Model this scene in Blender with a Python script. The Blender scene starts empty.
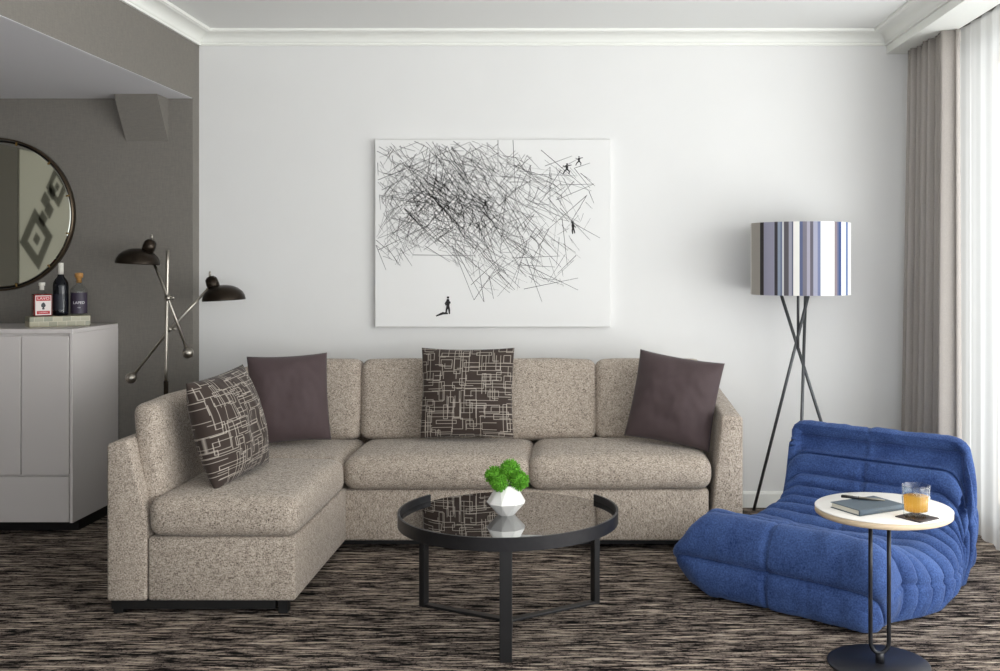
import bpy, bmesh, math, random
from mathutils import Vector, Matrix, noise

SC = bpy.context.scene
COL = SC.collection
PI = math.pi

# ---------------------------------------------------------------- camera, world, lights, exposure
F = 1020.0            # focal length in pixels of the 1000 x 671 frame
CX, CY, CZ = 578.0, 265.0, 1.30
cam_data = bpy.data.cameras.new('camera')
cam = bpy.data.objects.new('camera', cam_data)
COL.objects.link(cam)
cam.location = (0, 0, CZ)
cam.rotation_euler = (PI / 2, 0, 0)
cam_data.sensor_fit = 'HORIZONTAL'
cam_data.sensor_width = 36.0
cam_data.lens = 36.0 * F / 1000.0
cam_data.shift_x = (500.0 - CX) / 1000.0
cam_data.shift_y = -(335.5 - CY) / 1000.0
cam_data.clip_start = 0.05
SC.camera = cam
SC.cycles.transparent_max_bounces = 40

SC.view_settings.view_transform = 'Standard'
SC.view_settings.look = 'None'
SC.view_settings.gamma = 1.0
SC.view_settings.exposure = -0.16
SC.view_settings.use_curve_mapping = False

world = bpy.data.worlds.new('daylight')
SC.world = world
world.use_nodes = True
wn, wl = world.node_tree.nodes, world.node_tree.links
wn.clear()
w_out = wn.new('ShaderNodeOutputWorld')
w_bg = wn.new('ShaderNodeBackground')
w_bg.inputs['Color'].default_value = (0.92, 0.96, 1.0, 1)
w_bg.inputs['Strength'].default_value = 1.9
w_tc = wn.new('ShaderNodeTexCoord')
w_sep = wn.new('ShaderNodeSeparateXYZ')
w_mr = wn.new('ShaderNodeMapRange')          # sky above; extra brightness added below to lift the ceilings
w_mr.inputs['From Min'].default_value = -0.10
w_mr.inputs['From Max'].default_value = 0.45
w_mr.inputs['To Min'].default_value = 3.05
w_mr.inputs['To Max'].default_value = 1.3
wl.new(w_tc.outputs['Generated'], w_sep.inputs[0])
wl.new(w_sep.outputs['Z'], w_mr.inputs['Value'])
wl.new(w_mr.outputs[0], w_bg.inputs['Strength'])
wl.new(w_bg.outputs[0], w_out.inputs[0])


def area_light(name, loc, rot, sx, sy, power, color=(1, 1, 1)):
    d = bpy.data.lights.new(name, 'AREA')
    d.shape = 'RECTANGLE'
    d.size, d.size_y = sx, sy
    d.energy = power
    d.color = color
    o = bpy.data.objects.new(name, d)
    COL.objects.link(o)
    o.location = loc
    o.rotation_euler = rot
    return o


# daylight outside the camera end of the long window on the right
area_light('window_daylight', (3.2, 1.6, 1.00), (0, PI / 2 + math.radians(18), math.radians(-26)), 2.4, 4.2, 370, (1.0, 0.99, 0.985))


# ---------------------------------------------------------------- helpers
def lin(r, g, b):
    def f(c):
        c /= 255.0
        return c / 12.92 if c <= 0.04045 else ((c + 0.055) / 1.055) ** 2.4
    return (f(r), f(g), f(b), 1.0)


def at(px, py, d):
    return Vector(((px - CX) / F * d, d, CZ - (py - CY) / F * d))


MATS = {}


def base_mat(name):
    m = bpy.data.materials.new(name)
    m.use_nodes = True
    return m, m.node_tree.nodes, m.node_tree.links, m.node_tree.nodes['Principled BSDF']


def mat(name, rgb, rough=0.5, metal=0.0, spec=0.5, noise_amt=0.0, noise_scale=30.0, bump=0.0, bump_scale=200.0, coat=0.0, sheen=0.0):
    if name in MATS:
        return MATS[name]
    m, n, l, p = base_mat(name)
    p.inputs['Base Color'].default_value = lin(*rgb)
    p.inputs['Roughness'].default_value = rough
    p.inputs['Metallic'].default_value = metal
    p.inputs['Specular IOR Level'].default_value = spec
    p.inputs['Coat Weight'].default_value = coat
    p.inputs['Sheen Weight'].default_value = sheen
    tc = n.new('ShaderNodeTexCoord')
    if noise_amt > 0:
        t = n.new('ShaderNodeTexNoise')
        t.inputs['Scale'].default_value = noise_scale
        t.inputs['Detail'].default_value = 4
        l.new(tc.outputs['Object'], t.inputs['Vector'])
        r = n.new('ShaderNodeValToRGB')
        c = lin(*rgb)
        r.color_ramp.elements[0].position = 0.3
        r.color_ramp.elements[1].position = 0.7
        r.color_ramp.elements[0].color = tuple(x * (1 - noise_amt) for x in c[:3]) + (1,)
        r.color_ramp.elements[1].color = tuple(min(1, x * (1 + noise_amt)) for x in c[:3]) + (1,)
        l.new(t.outputs['Fac'], r.inputs['Fac'])
        l.new(r.outputs['Color'], p.inputs['Base Color'])
    if bump > 0:
        t2 = n.new('ShaderNodeTexNoise')
        t2.inputs['Scale'].default_value = bump_scale
        t2.inputs['Detail'].default_value = 3
        l.new(tc.outputs['Object'], t2.inputs['Vector'])
        b = n.new('ShaderNodeBump')
        b.inputs['Strength'].default_value = bump
        b.inputs['Distance'].default_value = 0.004
        l.new(t2.outputs['Fac'], b.inputs['Height'])
        l.new(b.outputs['Normal'], p.inputs['Normal'])
    MATS[name] = m
    return m


def tweed():
    """woven sofa cloth: pale warm threads crossed by dark ones"""
    m, n, l, p = base_mat('tweed')
    tc = n.new('ShaderNodeTexCoord')

    def streak(sx, sy, sz, seed):
        mp = n.new('ShaderNodeMapping')
        mp.inputs['Scale'].default_value = (sx, sy, sz)
        mp.inputs['Location'].default_value = (seed, seed * 2, seed * 3)
        l.new(tc.outputs['Object'], mp.inputs['Vector'])
        t = n.new('ShaderNodeTexNoise')
        t.inputs['Scale'].default_value = 1.0
        t.inputs['Detail'].default_value = 2.5
        t.inputs['Roughness'].default_value = 0.7
        l.new(mp.outputs[0], t.inputs['Vector'])
        return t.outputs['Fac']
    a = streak(120, 120, 460, 1.3)
    b = streak(460, 460, 120, 4.7)
    c = streak(45, 45, 45, 8.1)
    add = n.new('ShaderNodeMath'); add.operation = 'ADD'
    l.new(a, add.inputs[0]); l.new(b, add.inputs[1])
    mul = n.new('ShaderNodeMath'); mul.operation = 'MULTIPLY_ADD'
    l.new(c, mul.inputs[0]); mul.inputs[1].default_value = 0.22
    l.new(add.outputs[0], mul.inputs[2])
    mr = n.new('ShaderNodeMapRange')
    mr.inputs['From Min'].default_value = 0.80
    mr.inputs['From Max'].default_value = 1.46
    l.new(mul.outputs[0], mr.inputs['Value'])
    r = n.new('ShaderNodeValToRGB')
    e = r.color_ramp.elements
    e[0].position = 0.10; e[0].color = lin(74, 65, 58)
    e[1].position = 0.85; e[1].color = lin(209, 197, 183)
    k = e.new(0.34); k.color = lin(141, 129, 117)
    k = e.new(0.50); k.color = lin(176, 163, 150)
    l.new(mr.outputs[0], r.inputs['Fac'])
    l.new(r.outputs['Color'], p.inputs['Base Color'])
    p.inputs['Roughness'].default_value = 0.95
    p.inputs['Specular IOR Level'].default_value = 0.1
    p.inputs['Sheen Weight'].default_value = 0.15
    bp = n.new('ShaderNodeBump')
    bp.inputs['Strength'].default_value = 0.25
    bp.inputs['Distance'].default_value = 0.003
    l.new(mul.outputs[0], bp.inputs['Height'])
    l.new(bp.outputs['Normal'], p.inputs['Normal'])
    return m


def carpet_mat():
    m, n, l, p = base_mat('striated_carpet')
    tc = n.new('ShaderNodeTexCoord')
    sep = n.new('ShaderNodeSeparateXYZ')
    l.new(tc.outputs['Object'], sep.inputs[0])

    def M(op, a, b=None, c=None):
        k = n.new('ShaderNodeMath'); k.operation = op
        for i, v in enumerate((a, b, c)):
            if v is None:
                continue
            if isinstance(v, (int, float)):
                k.inputs[i].default_value = v
            else:
                l.new(v, k.inputs[i])
        return k.outputs[0]

    def rows(height, xs, seed, detail):
        row = M('FLOOR', M('DIVIDE', sep.outputs['Y'], height))
        wno = n.new('ShaderNodeTexWhiteNoise'); wno.noise_dimensions = '1D'
        l.new(M('ADD', row, seed), wno.inputs['W'])
        x = M('MULTIPLY_ADD', sep.outputs['X'], xs, M('MULTIPLY', wno.outputs['Value'], 300.0))
        cb = n.new('ShaderNodeCombineXYZ')
        l.new(x, cb.inputs[0])
        l.new(M('MULTIPLY', row, 7.31), cb.inputs[1])
        t = n.new('ShaderNodeTexNoise')
        t.inputs['Scale'].default_value = 1.0
        t.inputs['Detail'].default_value = detail
        t.inputs['Roughness'].default_value = 0.6
        l.new(cb.outputs[0], t.inputs['Vector'])
        return t.outputs['Fac']
    a = rows(0.0052, 8.5, 3.0, 2.0)
    b = rows(0.0105, 6.0, 57.0, 1.5)
    tot = M('ADD', M('MULTIPLY', a, 0.62), M('MULTIPLY', b, 0.45))
    mr = n.new('ShaderNodeMapRange')
    mr.inputs['From Min'].default_value = 0.37
    mr.inputs['From Max'].default_value = 0.70
    l.new(tot, mr.inputs['Value'])
    r = n.new('ShaderNodeValToRGB')
    r.color_ramp.interpolation = 'CONSTANT'
    e = r.color_ramp.elements
    e[0].position = 0.18; e[0].color = lin(22, 20, 20)
    e[1].position = 0.95; e[1].color = lin(206, 192, 174)
    for pos, c in ((0.34, (48, 43, 41)), (0.41, (92, 82, 76)), (0.48, (116, 105, 97)), (0.55, (70, 62, 58)), (0.59, (128, 116, 107)), (0.67, (156, 143, 131)), (0.80, (184, 169, 153))):
        k = e.new(pos); k.color = lin(*c)
    l.new(mr.outputs[0], r.inputs['Fac'])
    l.new(r.outputs['Color'], p.inputs['Base Color'])
    p.inputs['Roughness'].default_value = 1.0
    p.inputs['Specular IOR Level'].default_value = 0.05
    bp = n.new('ShaderNodeBump')
    bp.inputs['Strength'].default_value = 0.4
    bp.inputs['Distance'].default_value = 0.004
    l.new(tot, bp.inputs['Height'])
    l.new(bp.outputs['Normal'], p.inputs['Normal'])
    return m


def wallpaper_mat():
    """grey-brown grasscloth"""
    m, n, l, p = base_mat('grasscloth')
    tc = n.new('ShaderNodeTexCoord')
    fac = []
    for s in ((30, 30, 260), (260, 260, 30)):
        mp = n.new('ShaderNodeMapping'); mp.inputs['Scale'].default_value = s
        l.new(tc.outputs['Object'], mp.inputs['Vector'])
        t = n.new('ShaderNodeTexNoise'); t.inputs['Scale'].default_value = 1; t.inputs['Detail'].default_value = 2
        l.new(mp.outputs[0], t.inputs['Vector'])
        fac.append(t.outputs['Fac'])
    ad = n.new('ShaderNodeMath'); ad.operation = 'ADD'
    l.new(fac[0], ad.inputs[0]); l.new(fac[1], ad.inputs[1])
    r = n.new('ShaderNodeValToRGB')
    e = r.color_ramp.elements
    mr = n.new('ShaderNodeMapRange'); mr.inputs['From Min'].default_value = 0.7; mr.inputs['From Max'].default_value = 1.3
    l.new(ad.outputs[0], mr.inputs['Value'])
    e[0].color = lin(120, 116, 110); e[1].color = lin(130, 125, 118)
    l.new(mr.outputs[0], r.inputs['Fac'])
    l.new(r.outputs['Color'], p.inputs['Base Color'])
    p.inputs['Roughness'].default_value = 0.9
    p.inputs['Specular IOR Level'].default_value = 0.2
    return m


def denim_mat():
    m, n, l, p = base_mat('blue_upholstery')
    tc = n.new('ShaderNodeTexCoord')
    t = n.new('ShaderNodeTexNoise'); t.inputs['Scale'].default_value = 160; t.inputs['Detail'].default_value = 3
    t2 = n.new('ShaderNodeTexNoise'); t2.inputs['Scale'].default_value = 9; t2.inputs['Detail'].default_value = 2
    l.new(tc.outputs['Object'], t.inputs['Vector']); l.new(tc.outputs['Object'], t2.inputs['Vector'])
    ad = n.new('ShaderNodeMath'); ad.operation = 'MULTIPLY_ADD'
    l.new(t2.outputs['Fac'], ad.inputs[0]); ad.inputs[1].default_value = 0.5
    l.new(t.outputs['Fac'], ad.inputs[2])
    mr = n.new('ShaderNodeMapRange'); mr.inputs['From Min'].default_value = 0.5; mr.inputs['From Max'].default_value = 1.0
    l.new(ad.outputs[0], mr.inputs['Value'])
    r = n.new('ShaderNodeValToRGB')
    e = r.color_ramp.elements
    e[0].color = lin(36, 55, 102); e[1].color = lin(74, 99, 152)
    l.new(mr.outputs[0], r.inputs['Fac'])
    l.new(r.outputs['Color'], p.inputs['Base Color'])
    p.inputs['Roughness'].default_value = 0.85
    p.inputs['Specular IOR Level'].default_value = 0.15
    p.inputs['Sheen Weight'].default_value = 0.25
    p.inputs['Sheen Tint'].default_value = lin(170, 190, 235)
    bp = n.new('ShaderNodeBump'); bp.inputs['Strength'].default_value = 0.2; bp.inputs['Distance'].default_value = 0.003
    l.new(t.outputs['Fac'], bp.inputs['Height']); l.new(bp.outputs['Normal'], p.inputs['Normal'])
    return m


def vcol_mat(name, rough=0.85, spec=0.2, sheen=0.0, translucent=0.0):
    """colour woven into the cloth, held on the mesh"""
    m, n, l, p = base_mat(name)
    a = n.new('ShaderNodeAttribute'); a.attribute_name = 'weave'
    l.new(a.outputs['Color'], p.inputs['Base Color'])
    p.inputs['Roughness'].default_value = rough
    p.inputs['Specular IOR Level'].default_value = spec
    p.inputs['Sheen Weight'].default_value = sheen
    if translucent:
        tr = n.new('ShaderNodeBsdfTranslucent'); l.new(a.outputs['Color'], tr.inputs['Color'])
        mx = n.new('ShaderNodeMixShader'); mx.inputs[0].default_value = translucent
        l.new(p.outputs[0], mx.inputs[1]); l.new(tr.outputs[0], mx.inputs[2])
        l.new(mx.outputs[0], n['Material Output'].inputs['Surface'])
    return m


def thin_glass(name, tint, ior=1.5, gloss_rough=0.0, spec_boost=1.0):
    m, n, l, p = base_mat(name)
    n.remove(p)
    tr = n.new('ShaderNodeBsdfTransparent'); tr.inputs['Color'].default_value = tint
    gl = n.new('ShaderNodeBsdfGlossy'); gl.inputs['Roughness'].default_value = gloss_rough
    fr = n.new('ShaderNodeFresnel'); fr.inputs['IOR'].default_value = ior
    mu = n.new('ShaderNodeMath'); mu.operation = 'MULTIPLY'; mu.inputs[1].default_value = spec_boost; mu.use_clamp = True
    l.new(fr.outputs[0], mu.inputs[0])
    ge = n.new('ShaderNodeNewGeometry')
    inv = n.new('ShaderNodeMath'); inv.operation = 'SUBTRACT'; inv.inputs[0].default_value = 1.0
    l.new(ge.outputs['Backfacing'], inv.inputs[1])
    fm_ = n.new('ShaderNodeMath'); fm_.operation = 'MULTIPLY'
    l.new(mu.outputs[0], fm_.inputs[0]); l.new(inv.outputs[0], fm_.inputs[1])
    mx = n.new('ShaderNodeMixShader')
    l.new(fm_.outputs[0], mx.inputs[0]); l.new(tr.outputs[0], mx.inputs[1]); l.new(gl.outputs[0], mx.inputs[2])
    l.new(mx.outputs[0], n['Material Output'].inputs['Surface'])
    return m


def sheer_mat():
    m, n, l, p = base_mat('sheer_voile')
    n.remove(p)
    tr = n.new('ShaderNodeBsdfTransparent'); tr.inputs['Color'].default_value = (1, 1, 1, 1)
    tl = n.new('ShaderNodeBsdfTranslucent'); tl.inputs['Color'].default_value = lin(246, 246, 244)
    df = n.new('ShaderNodeBsdfDiffuse'); df.inputs['Color'].default_value = lin(246, 246, 244)
    m1 = n.new('ShaderNodeMixShader'); m1.inputs[0].default_value = 0.4
    l.new(tl.outputs[0], m1.inputs[1]); l.new(df.outputs[0], m1.inputs[2])
    m2 = n.new('ShaderNodeMixShader'); m2.inputs[0].default_value = 0.55
    l.new(tr.outputs[0], m2.inputs[1]); l.new(m1.outputs[0], m2.inputs[2])
    l.new(m2.outputs[0], n['Material Output'].inputs['Surface'])
    return m


# ---- objects
FRAME = {}     # object name -> (root location, root z rotation) for world-space building


def tag(o, label=None, cat=None, group=None, kind=None):
    if label: o['label'] = label
    if cat: o['category'] = cat
    if group: o['group'] = group
    if kind: o['kind'] = kind
    return o


def thing(name, label, cat, loc=(0, 0, 0), rotz=0.0, group=None):
    o = bpy.data.objects.new(name, None)
    COL.objects.link(o)
    o.empty_display_size = 0.1
    o.location = loc
    o.rotation_euler = (0, 0, rotz)
    FRAME[o.name] = Matrix.Translation(Vector(loc)) @ Matrix.Rotation(rotz, 4, 'Z')
    return tag(o, label, cat, group)


def obj(name, bm, material, parent=None, smooth=True, local=False, label=None, origin=None, angle=40):
    """link the bmesh as ONE mesh object; world-space verts are moved into the parent's frame unless local"""
    m = bpy.data.meshes.new(name)
    o = bpy.data.objects.new(name, m)
    COL.objects.link(o)
    if parent is not None:
        o.parent = parent
        FRAME[o.name] = FRAME[parent.name]
        if not local:
            bm.transform(FRAME[parent.name].inverted())
    else:
        if origin is not None:
            bm.transform(Matrix.Translation(-Vector(origin)))
            o.location = origin
            FRAME[o.name] = Matrix.Translation(Vector(origin))
        else:
            FRAME[o.name] = Matrix.Identity(4)
    if smooth:
        for f in bm.faces:
            f.smooth = True
        ca = math.radians(angle)
        for e in bm.edges:
            if len(e.link_faces) == 2 and e.calc_face_angle(0) > ca:
                e.smooth = False
    bm.to_mesh(m)
    bm.free()
    for x in (material if isinstance(material, (list, tuple)) else [material]):
        m.materials.append(x)
    if label:
        o['label'] = label
    return o


def structure(name, bm, material, smooth=False):
    o = obj(name, bm, material, smooth=smooth)
    o['kind'] = 'structure'
    return o


def BM():
    return bmesh.new()


def add_box(bm, x0, x1, y0, y1, z0, z1, bevel=0.0, seg=2, mtx=None):
    b = bmesh.new()
    bmesh.ops.create_cube(b, size=1.0)
    for v in b.verts:
        v.co = Vector((x0 + (v.co.x + .5) * (x1 - x0), y0 + (v.co.y + .5) * (y1 - y0), z0 + (v.co.z + .5) * (z1 - z0)))
    if bevel > 0:
        bmesh.ops.bevel(b, geom=list(b.edges) + list(b.verts), offset=bevel, segments=seg, affect='EDGES', profile=0.5)
    merge(bm, b, mtx)
    return bm


def merge(bm, b, mtx=None, mat_index=0):
    if mtx is not None:
        b.transform(mtx)
    mp = {v: bm.verts.new(v.co) for v in b.verts}
    for f in b.faces:
        try:
            nf = bm.faces.new([mp[v] for v in f.verts])
            nf.material_index = max(mat_index, f.material_index)
        except ValueError:
            pass
    b.free()


def box(*a, **k):
    return add_box(BM(), *a, **k)


def add_lathe(bm, prof, seg=48, mtx=None, caps=True):
    """prof: list of (r, z); r = 0 closes to a point"""
    b = bmesh.new()
    rings = []
    for r, z in prof:
        if r <= 1e-6:
            rings.append([b.verts.new((0, 0, z))])
        else:
            rings.append([b.verts.new((r * math.cos(2 * PI * k / seg), r * math.sin(2 * PI * k / seg), z)) for k in range(seg)])
    for a, c in zip(rings, rings[1:]):
        for k in range(seg):
            k2 = (k + 1) % seg
            if len(a) == 1 and len(c) == 1:
                continue
            if len(a) == 1:
                b.faces.new((a[0], c[k], c[k2]))
            elif len(c) == 1:
                b.faces.new((a[k], c[0], a[k2]))
            else:
                b.faces.new((a[k], c[k], c[k2], a[k2]))
    if caps:
        for r in (rings[0], rings[-1]):
            if len(r) > 2:
                b.faces.new(r)
    bmesh.ops.recalc_face_normals(b, faces=b.faces)
    merge(bm, b, mtx)
    return bm


def add_tube(bm, pts, r, seg=12, closed=False, caps=True):
    pts = [Vector(p) for p in pts]
    n = len(pts)
    rad = r if isinstance(r, (list, tuple)) else [r] * n
    tang = []
    for i in range(n):
        if closed:
            t = pts[(i + 1) % n] - pts[i - 1]
        else:
            t = pts[min(i + 1, n - 1)] - pts[max(i - 1, 0)]
        tang.append(t.normalized())
    up = Vector((0, 0, 1)) if abs(tang[0].z) < 0.9 else Vector((1, 0, 0))
    nx = tang[0].cross(up).normalized()
    rings = []
    for i in range(n):
        nx = (nx - tang[i] * nx.dot(tang[i])).normalized()
        ny = tang[i].cross(nx)
        rings.append([bm.verts.new(pts[i] + (nx * math.cos(2 * PI * k / seg) + ny * math.sin(2 * PI * k / seg)) * rad[i]) for k in range(seg)])
    pairs = list(zip(rings, rings[1:]))
    if closed:
        pairs.append((rings[-1], rings[0]))
    for a, c in pairs:
        for k in range(seg):
            bm.faces.new((a[k], a[(k + 1) % seg], c[(k + 1) % seg], c[k]))
    if caps and not closed:
        bm.faces.new(list(reversed(rings[0])))
        bm.faces.new(rings[-1])
    return bm


def add_prism(bm, poly, axis, a0, a1, bevel=0.0, seg=2):
    """poly in the plane across `axis`: 'y' -> (x, z) pairs, 'x' -> (y, z), 'z' -> (x, y)"""
    b = bmesh.new()

    def P(u, w, a):
        return {'y': (u, a, w), 'x': (a, u, w), 'z': (u, w, a)}[axis]
    v0 = [b.verts.new(P(u, w, a0)) for u, w in poly]
    v1 = [b.verts.new(P(u, w, a1)) for u, w in poly]
    n = len(poly)
    b.faces.new(v0)
    b.faces.new(list(reversed(v1)))
    for i in range(n):
        b.faces.new((v0[i], v1[i], v1[(i + 1) % n], v0[(i + 1) % n]))
    bmesh.ops.recalc_face_normals(b, faces=b.faces)
    if bevel > 0:
        bmesh.ops.bevel(b, geom=list(b.edges) + list(b.verts), offset=bevel, segments=seg, affect='EDGES', profile=0.5)
    merge(bm, b)
    return bm


def spacing(n, h, r):
    """grid positions across [-h, h], close together inside the rounded corners"""
    k = max(4, n // 3)
    c = [-h + r * (1 - math.cos(i / k * PI / 2)) for i in range(k)]
    m = [-(h - r) + 2 * (h - r) * i / n for i in range(n + 1)]
    return c + m + [-x for x in reversed(c)]


def cushion(w, d, h, r=0.045, crown=0.03, side=0.012, wob=0.004, seed=0, n=14):
    """soft upholstered block centred at the origin: rounded corners, domed top, gently bulging sides"""
    b = bmesh.new()
    hx, hy, hz = w / 2, d / 2, h / 2
    r = min(r, hx * .95, hy * .95, hz * .95)
    X, Y, Z = spacing(n, hx, r), spacing(n, hy, r), spacing(max(4, n // 2), hz, r)
    cache = {}

    def V(x, y, z):
        key = (round(x, 6), round(y, 6), round(z, 6))
        if key not in cache:
            cl = lambda v, q: max(-(q - r), min(q - r, v))
            inn = Vector((cl(x, hx), cl(y, hy), cl(z, hz)))
            dlt = Vector((x, y, z)) - inn
            p = inn + (dlt.normalized() * r if dlt.length > 1e-9 else dlt)
            u, v, t = p.x / hx, p.y / hy, p.z / hz
            du, dv, dt = max(0, 1 - u * u), max(0, 1 - v * v), max(0, 1 - t * t)
            q = p.copy()
            q.z += crown * (du * dv) ** 0.6 * (1 if p.z > 0 else -0.25) * abs(t)
            q.x += side * u * dv ** .5 * dt ** .5
            q.y += side * v * du ** .5 * dt ** .5
            nz = noise.noise(Vector((p.x * 5 + seed * 3.1, p.y * 5, p.z * 5 + seed)))
            q += Vector((u, v, t)) * wob * nz
            cache[key] = b.verts.new(q)
        return cache[key]

    def grid(A, B, f):
        for i in range(len(A) - 1):
            for j in range(len(B) - 1):
                vs = [f(A[i], B[j]), f(A[i + 1], B[j]), f(A[i + 1], B[j + 1]), f(A[i], B[j + 1])]
                if len(set(vs)) >= 3:
                    try:
                        b.faces.new(vs)
                    except ValueError:
                        pass
    for s in (-1, 1):
        grid(X, Y, lambda a, c: V(a, c, s * hz))
        grid(X, Z, lambda a, c: V(a, s * hy, c))
        grid(Y, Z, lambda a, c: V(s * hx, a, c))
    bmesh.ops.remove_doubles(b, verts=b.verts, dist=1e-5)
    bmesh.ops.recalc_face_normals(b, faces=b.faces)
    return b


def text_mesh(s, size, extrude=0.0003):
    cu = bpy.data.curves.new('lettering', 'FONT')
    cu.body = s
    cu.size = size
    cu.extrude = extrude
    cu.align_x = 'CENTER'
    cu.align_y = 'CENTER'
    cu.resolution_u = 3
    o = bpy.data.objects.new('lettering', cu)
    COL.objects.link(o)
    dg = bpy.context.evaluated_depsgraph_get()
    me = bpy.data.meshes.new_from_object(o.evaluated_get(dg))
    b = bmesh.new()
    b.from_mesh(me)
    bpy.data.meshes.remove(me)
    bpy.data.objects.remove(o)
    bpy.data.curves.remove(cu)
    return b


# ---------------------------------------------------------------- materials
M_white_wall = mat('white_wall_paint', (226, 225, 223), 0.75, noise_amt=0.012, noise_scale=3)
M_ceiling = mat('ceiling_paint', (238, 238, 235), 0.85)
M_trim = mat('trim_paint', (238, 238, 232), 0.45)
M_paper = wallpaper_mat()
M_alcove_ceiling = mat('alcove_ceiling_paint', (226, 225, 228), 0.8)
M_carpet = carpet_mat()
M_tweed = tweed()
M_denim = denim_mat()
M_black = mat('black_metal', (22, 21, 22), 0.42, spec=0.5)
M_blackwood = mat('black_wood', (14, 13, 13), 0.5)
M_gunmetal = mat('gunmetal', (44, 43, 45), 0.38, metal=0.55, noise_amt=0.08, noise_scale=60)
M_chrome = mat('brushed_nickel', (168, 162, 152), 0.32, metal=1.0)
M_bronze = mat('dark_bronze', (44, 36, 28), 0.28, metal=0.75)
M_brass = mat('brass', (176, 142, 84), 0.3, metal=1.0)
M_lacquer = mat('white_lacquer', (216, 210, 207), 0.35, spec=0.4)
M_plum = mat('plum_cloth', (74, 61, 62), 0.7, spec=0.25, noise_amt=0.08, noise_scale=300, bump=0.12, bump_scale=500, sheen=0.1)
M_curtain = mat('taupe_linen', (174, 167, 161), 0.9, spec=0.1, noise_amt=0.06, noise_scale=180, bump=0.15, bump_scale=420)
M_sheer = sheer_mat()
M_window_frame = mat('window_frame', (186, 170, 152), 0.5)
M_dark_track = mat('curtain_track_metal', (96, 92, 88), 0.4, metal=0.4)
M_ceramic = mat('matte_white_ceramic', (236, 234, 230), 0.5)
M_moss = mat('green_blossom', (92, 156, 34), 0.8, noise_amt=0.35, noise_scale=160)
M_tabletop = mat('white_table_laminate', (240, 236, 230), 0.35)
M_table_edge = mat('pale_plywood_edge', (205, 184, 156), 0.6)
M_steel_black = mat('satin_black_steel', (34, 34, 38), 0.35, metal=0.3)
M_smoke = thin_glass('smoked_glass', (0.10, 0.10, 0.095, 1), 1.6, 0.005, 2.4)
M_clear = thin_glass('clear_glass', (0.93, 0.95, 0.95, 1), 1.5, 0.0, 1.3)
M_window_glass = thin_glass('window_glass', (0.97, 0.98, 0.98, 1), 1.45)
M_mirror = mat('silvered_glass', (180, 180, 170), 0.03, metal=1.0)
M_pattern = vcol_mat('embroidered_cloth', 0.8, 0.2, 0.1)
M_shade = vcol_mat('striped_shade_cloth', 0.7, 0.2, 0, translucent=0.3)

# ---------------------------------------------------------------- room shell
XL, XR, YB = -2.036, 2.10, 5.48          # left return, window wall, back wall
ZC, ZCR = 2.552, 2.477                   # ceiling, underside of crown
YA, ZA = 5.39, 2.18                      # alcove back wall, alcove ceiling
structure('floor', box(-4.4, 2.3, -0.5, 5.7, -0.06, 0.0), M_carpet)
structure('wall_back', box(XL, XR + .1, YB, YB + .12, 0, ZC + .1), M_white_wall)
structure('ceiling', box(XL - .1, 1.66, -0.5, YB + .12, ZC, ZC + .08), M_ceiling)
structure('wall_alcove_back', box(-4.4, XL, YA, YB + .12, 0, ZC + .1), M_paper)
structure('wall_alcove_left', box(-4.4, -4.2, -0.5, YA, 0, ZA + .1), M_paper)
structure('ceiling_alcove', box(-4.4, XL - .002, -0.5, YA, ZA, ZA + .03), M_alcove_ceiling)
structure('wall_left_header', box(XL - .10, XL, -0.5, YA, ZA + .002, ZC + .05), M_paper)
# sloped corbel under the alcove ceiling
structure('trim_1', add_prism(BM(), [(5.245, ZA), (YA, ZA), (YA, 1.955)], 'x', -2.388, -2.165), M_paper)


def crown(name, p0, p1, out):
    """plaster crown: bead, cove and top fillet swept from p0 to p1; `out` points into the room"""
    prof = [(0, 0), (.012, 0), (.014, .008), (.008, .012), (.012, .016)]
    for k in range(9):
        a = k / 8 * PI / 2
        prof.append((.014 + .064 * (1 - math.cos(a)), .018 + .040 * math.sin(a)))
    prof += [(.080, .060), (.090, .062), (.092, .075), (0, .075)]
    b = BM()
    o = Vector(out)
    rows = []
    for P in (Vector(p0), Vector(p1)):
        rows.append([b.verts.new(P + o * u + Vector((0, 0, w))) for u, w in prof])
    for i in range(len(prof)):
        j = (i + 1) % len(prof)
        b.faces.new((rows[0][i], rows[0][j], rows[1][j], rows[1][i]))
    b.faces.new(rows[0]); b.faces.new(list(reversed(rows[1])))
    bmesh.ops.recalc_face_normals(b, faces=b.faces)
    o = structure(name, b, M_trim, smooth=True)
    return o


XF = 1.658                                # fascia of the curtain pelmet
crown('trim_2', (XL, YB, ZCR), (XF, YB, ZCR), (0, -1, 0))
crown('trim_3', (XL, -0.5, ZCR), (XL, YB, ZCR), (1, 0, 0))
crown('trim_4', (XF, -0.5, ZCR), (XF, YB, ZCR), (-1, 0, 0))
structure('trim_5', box(XF, 1.83, -0.5, YB, 2.434, ZC + .08), M_trim)
structure('ceiling_curtain_recess', box(1.83, XR + .1, -0.5, YB, 2.50, ZC + .08), M_trim)
structure('baseboard_back', add_prism(BM(), [(YB - .016, 0), (YB, 0), (YB, .085), (YB - .010, .085), (YB - .016, .072)], 'x', XL, XR), M_trim)

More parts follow.
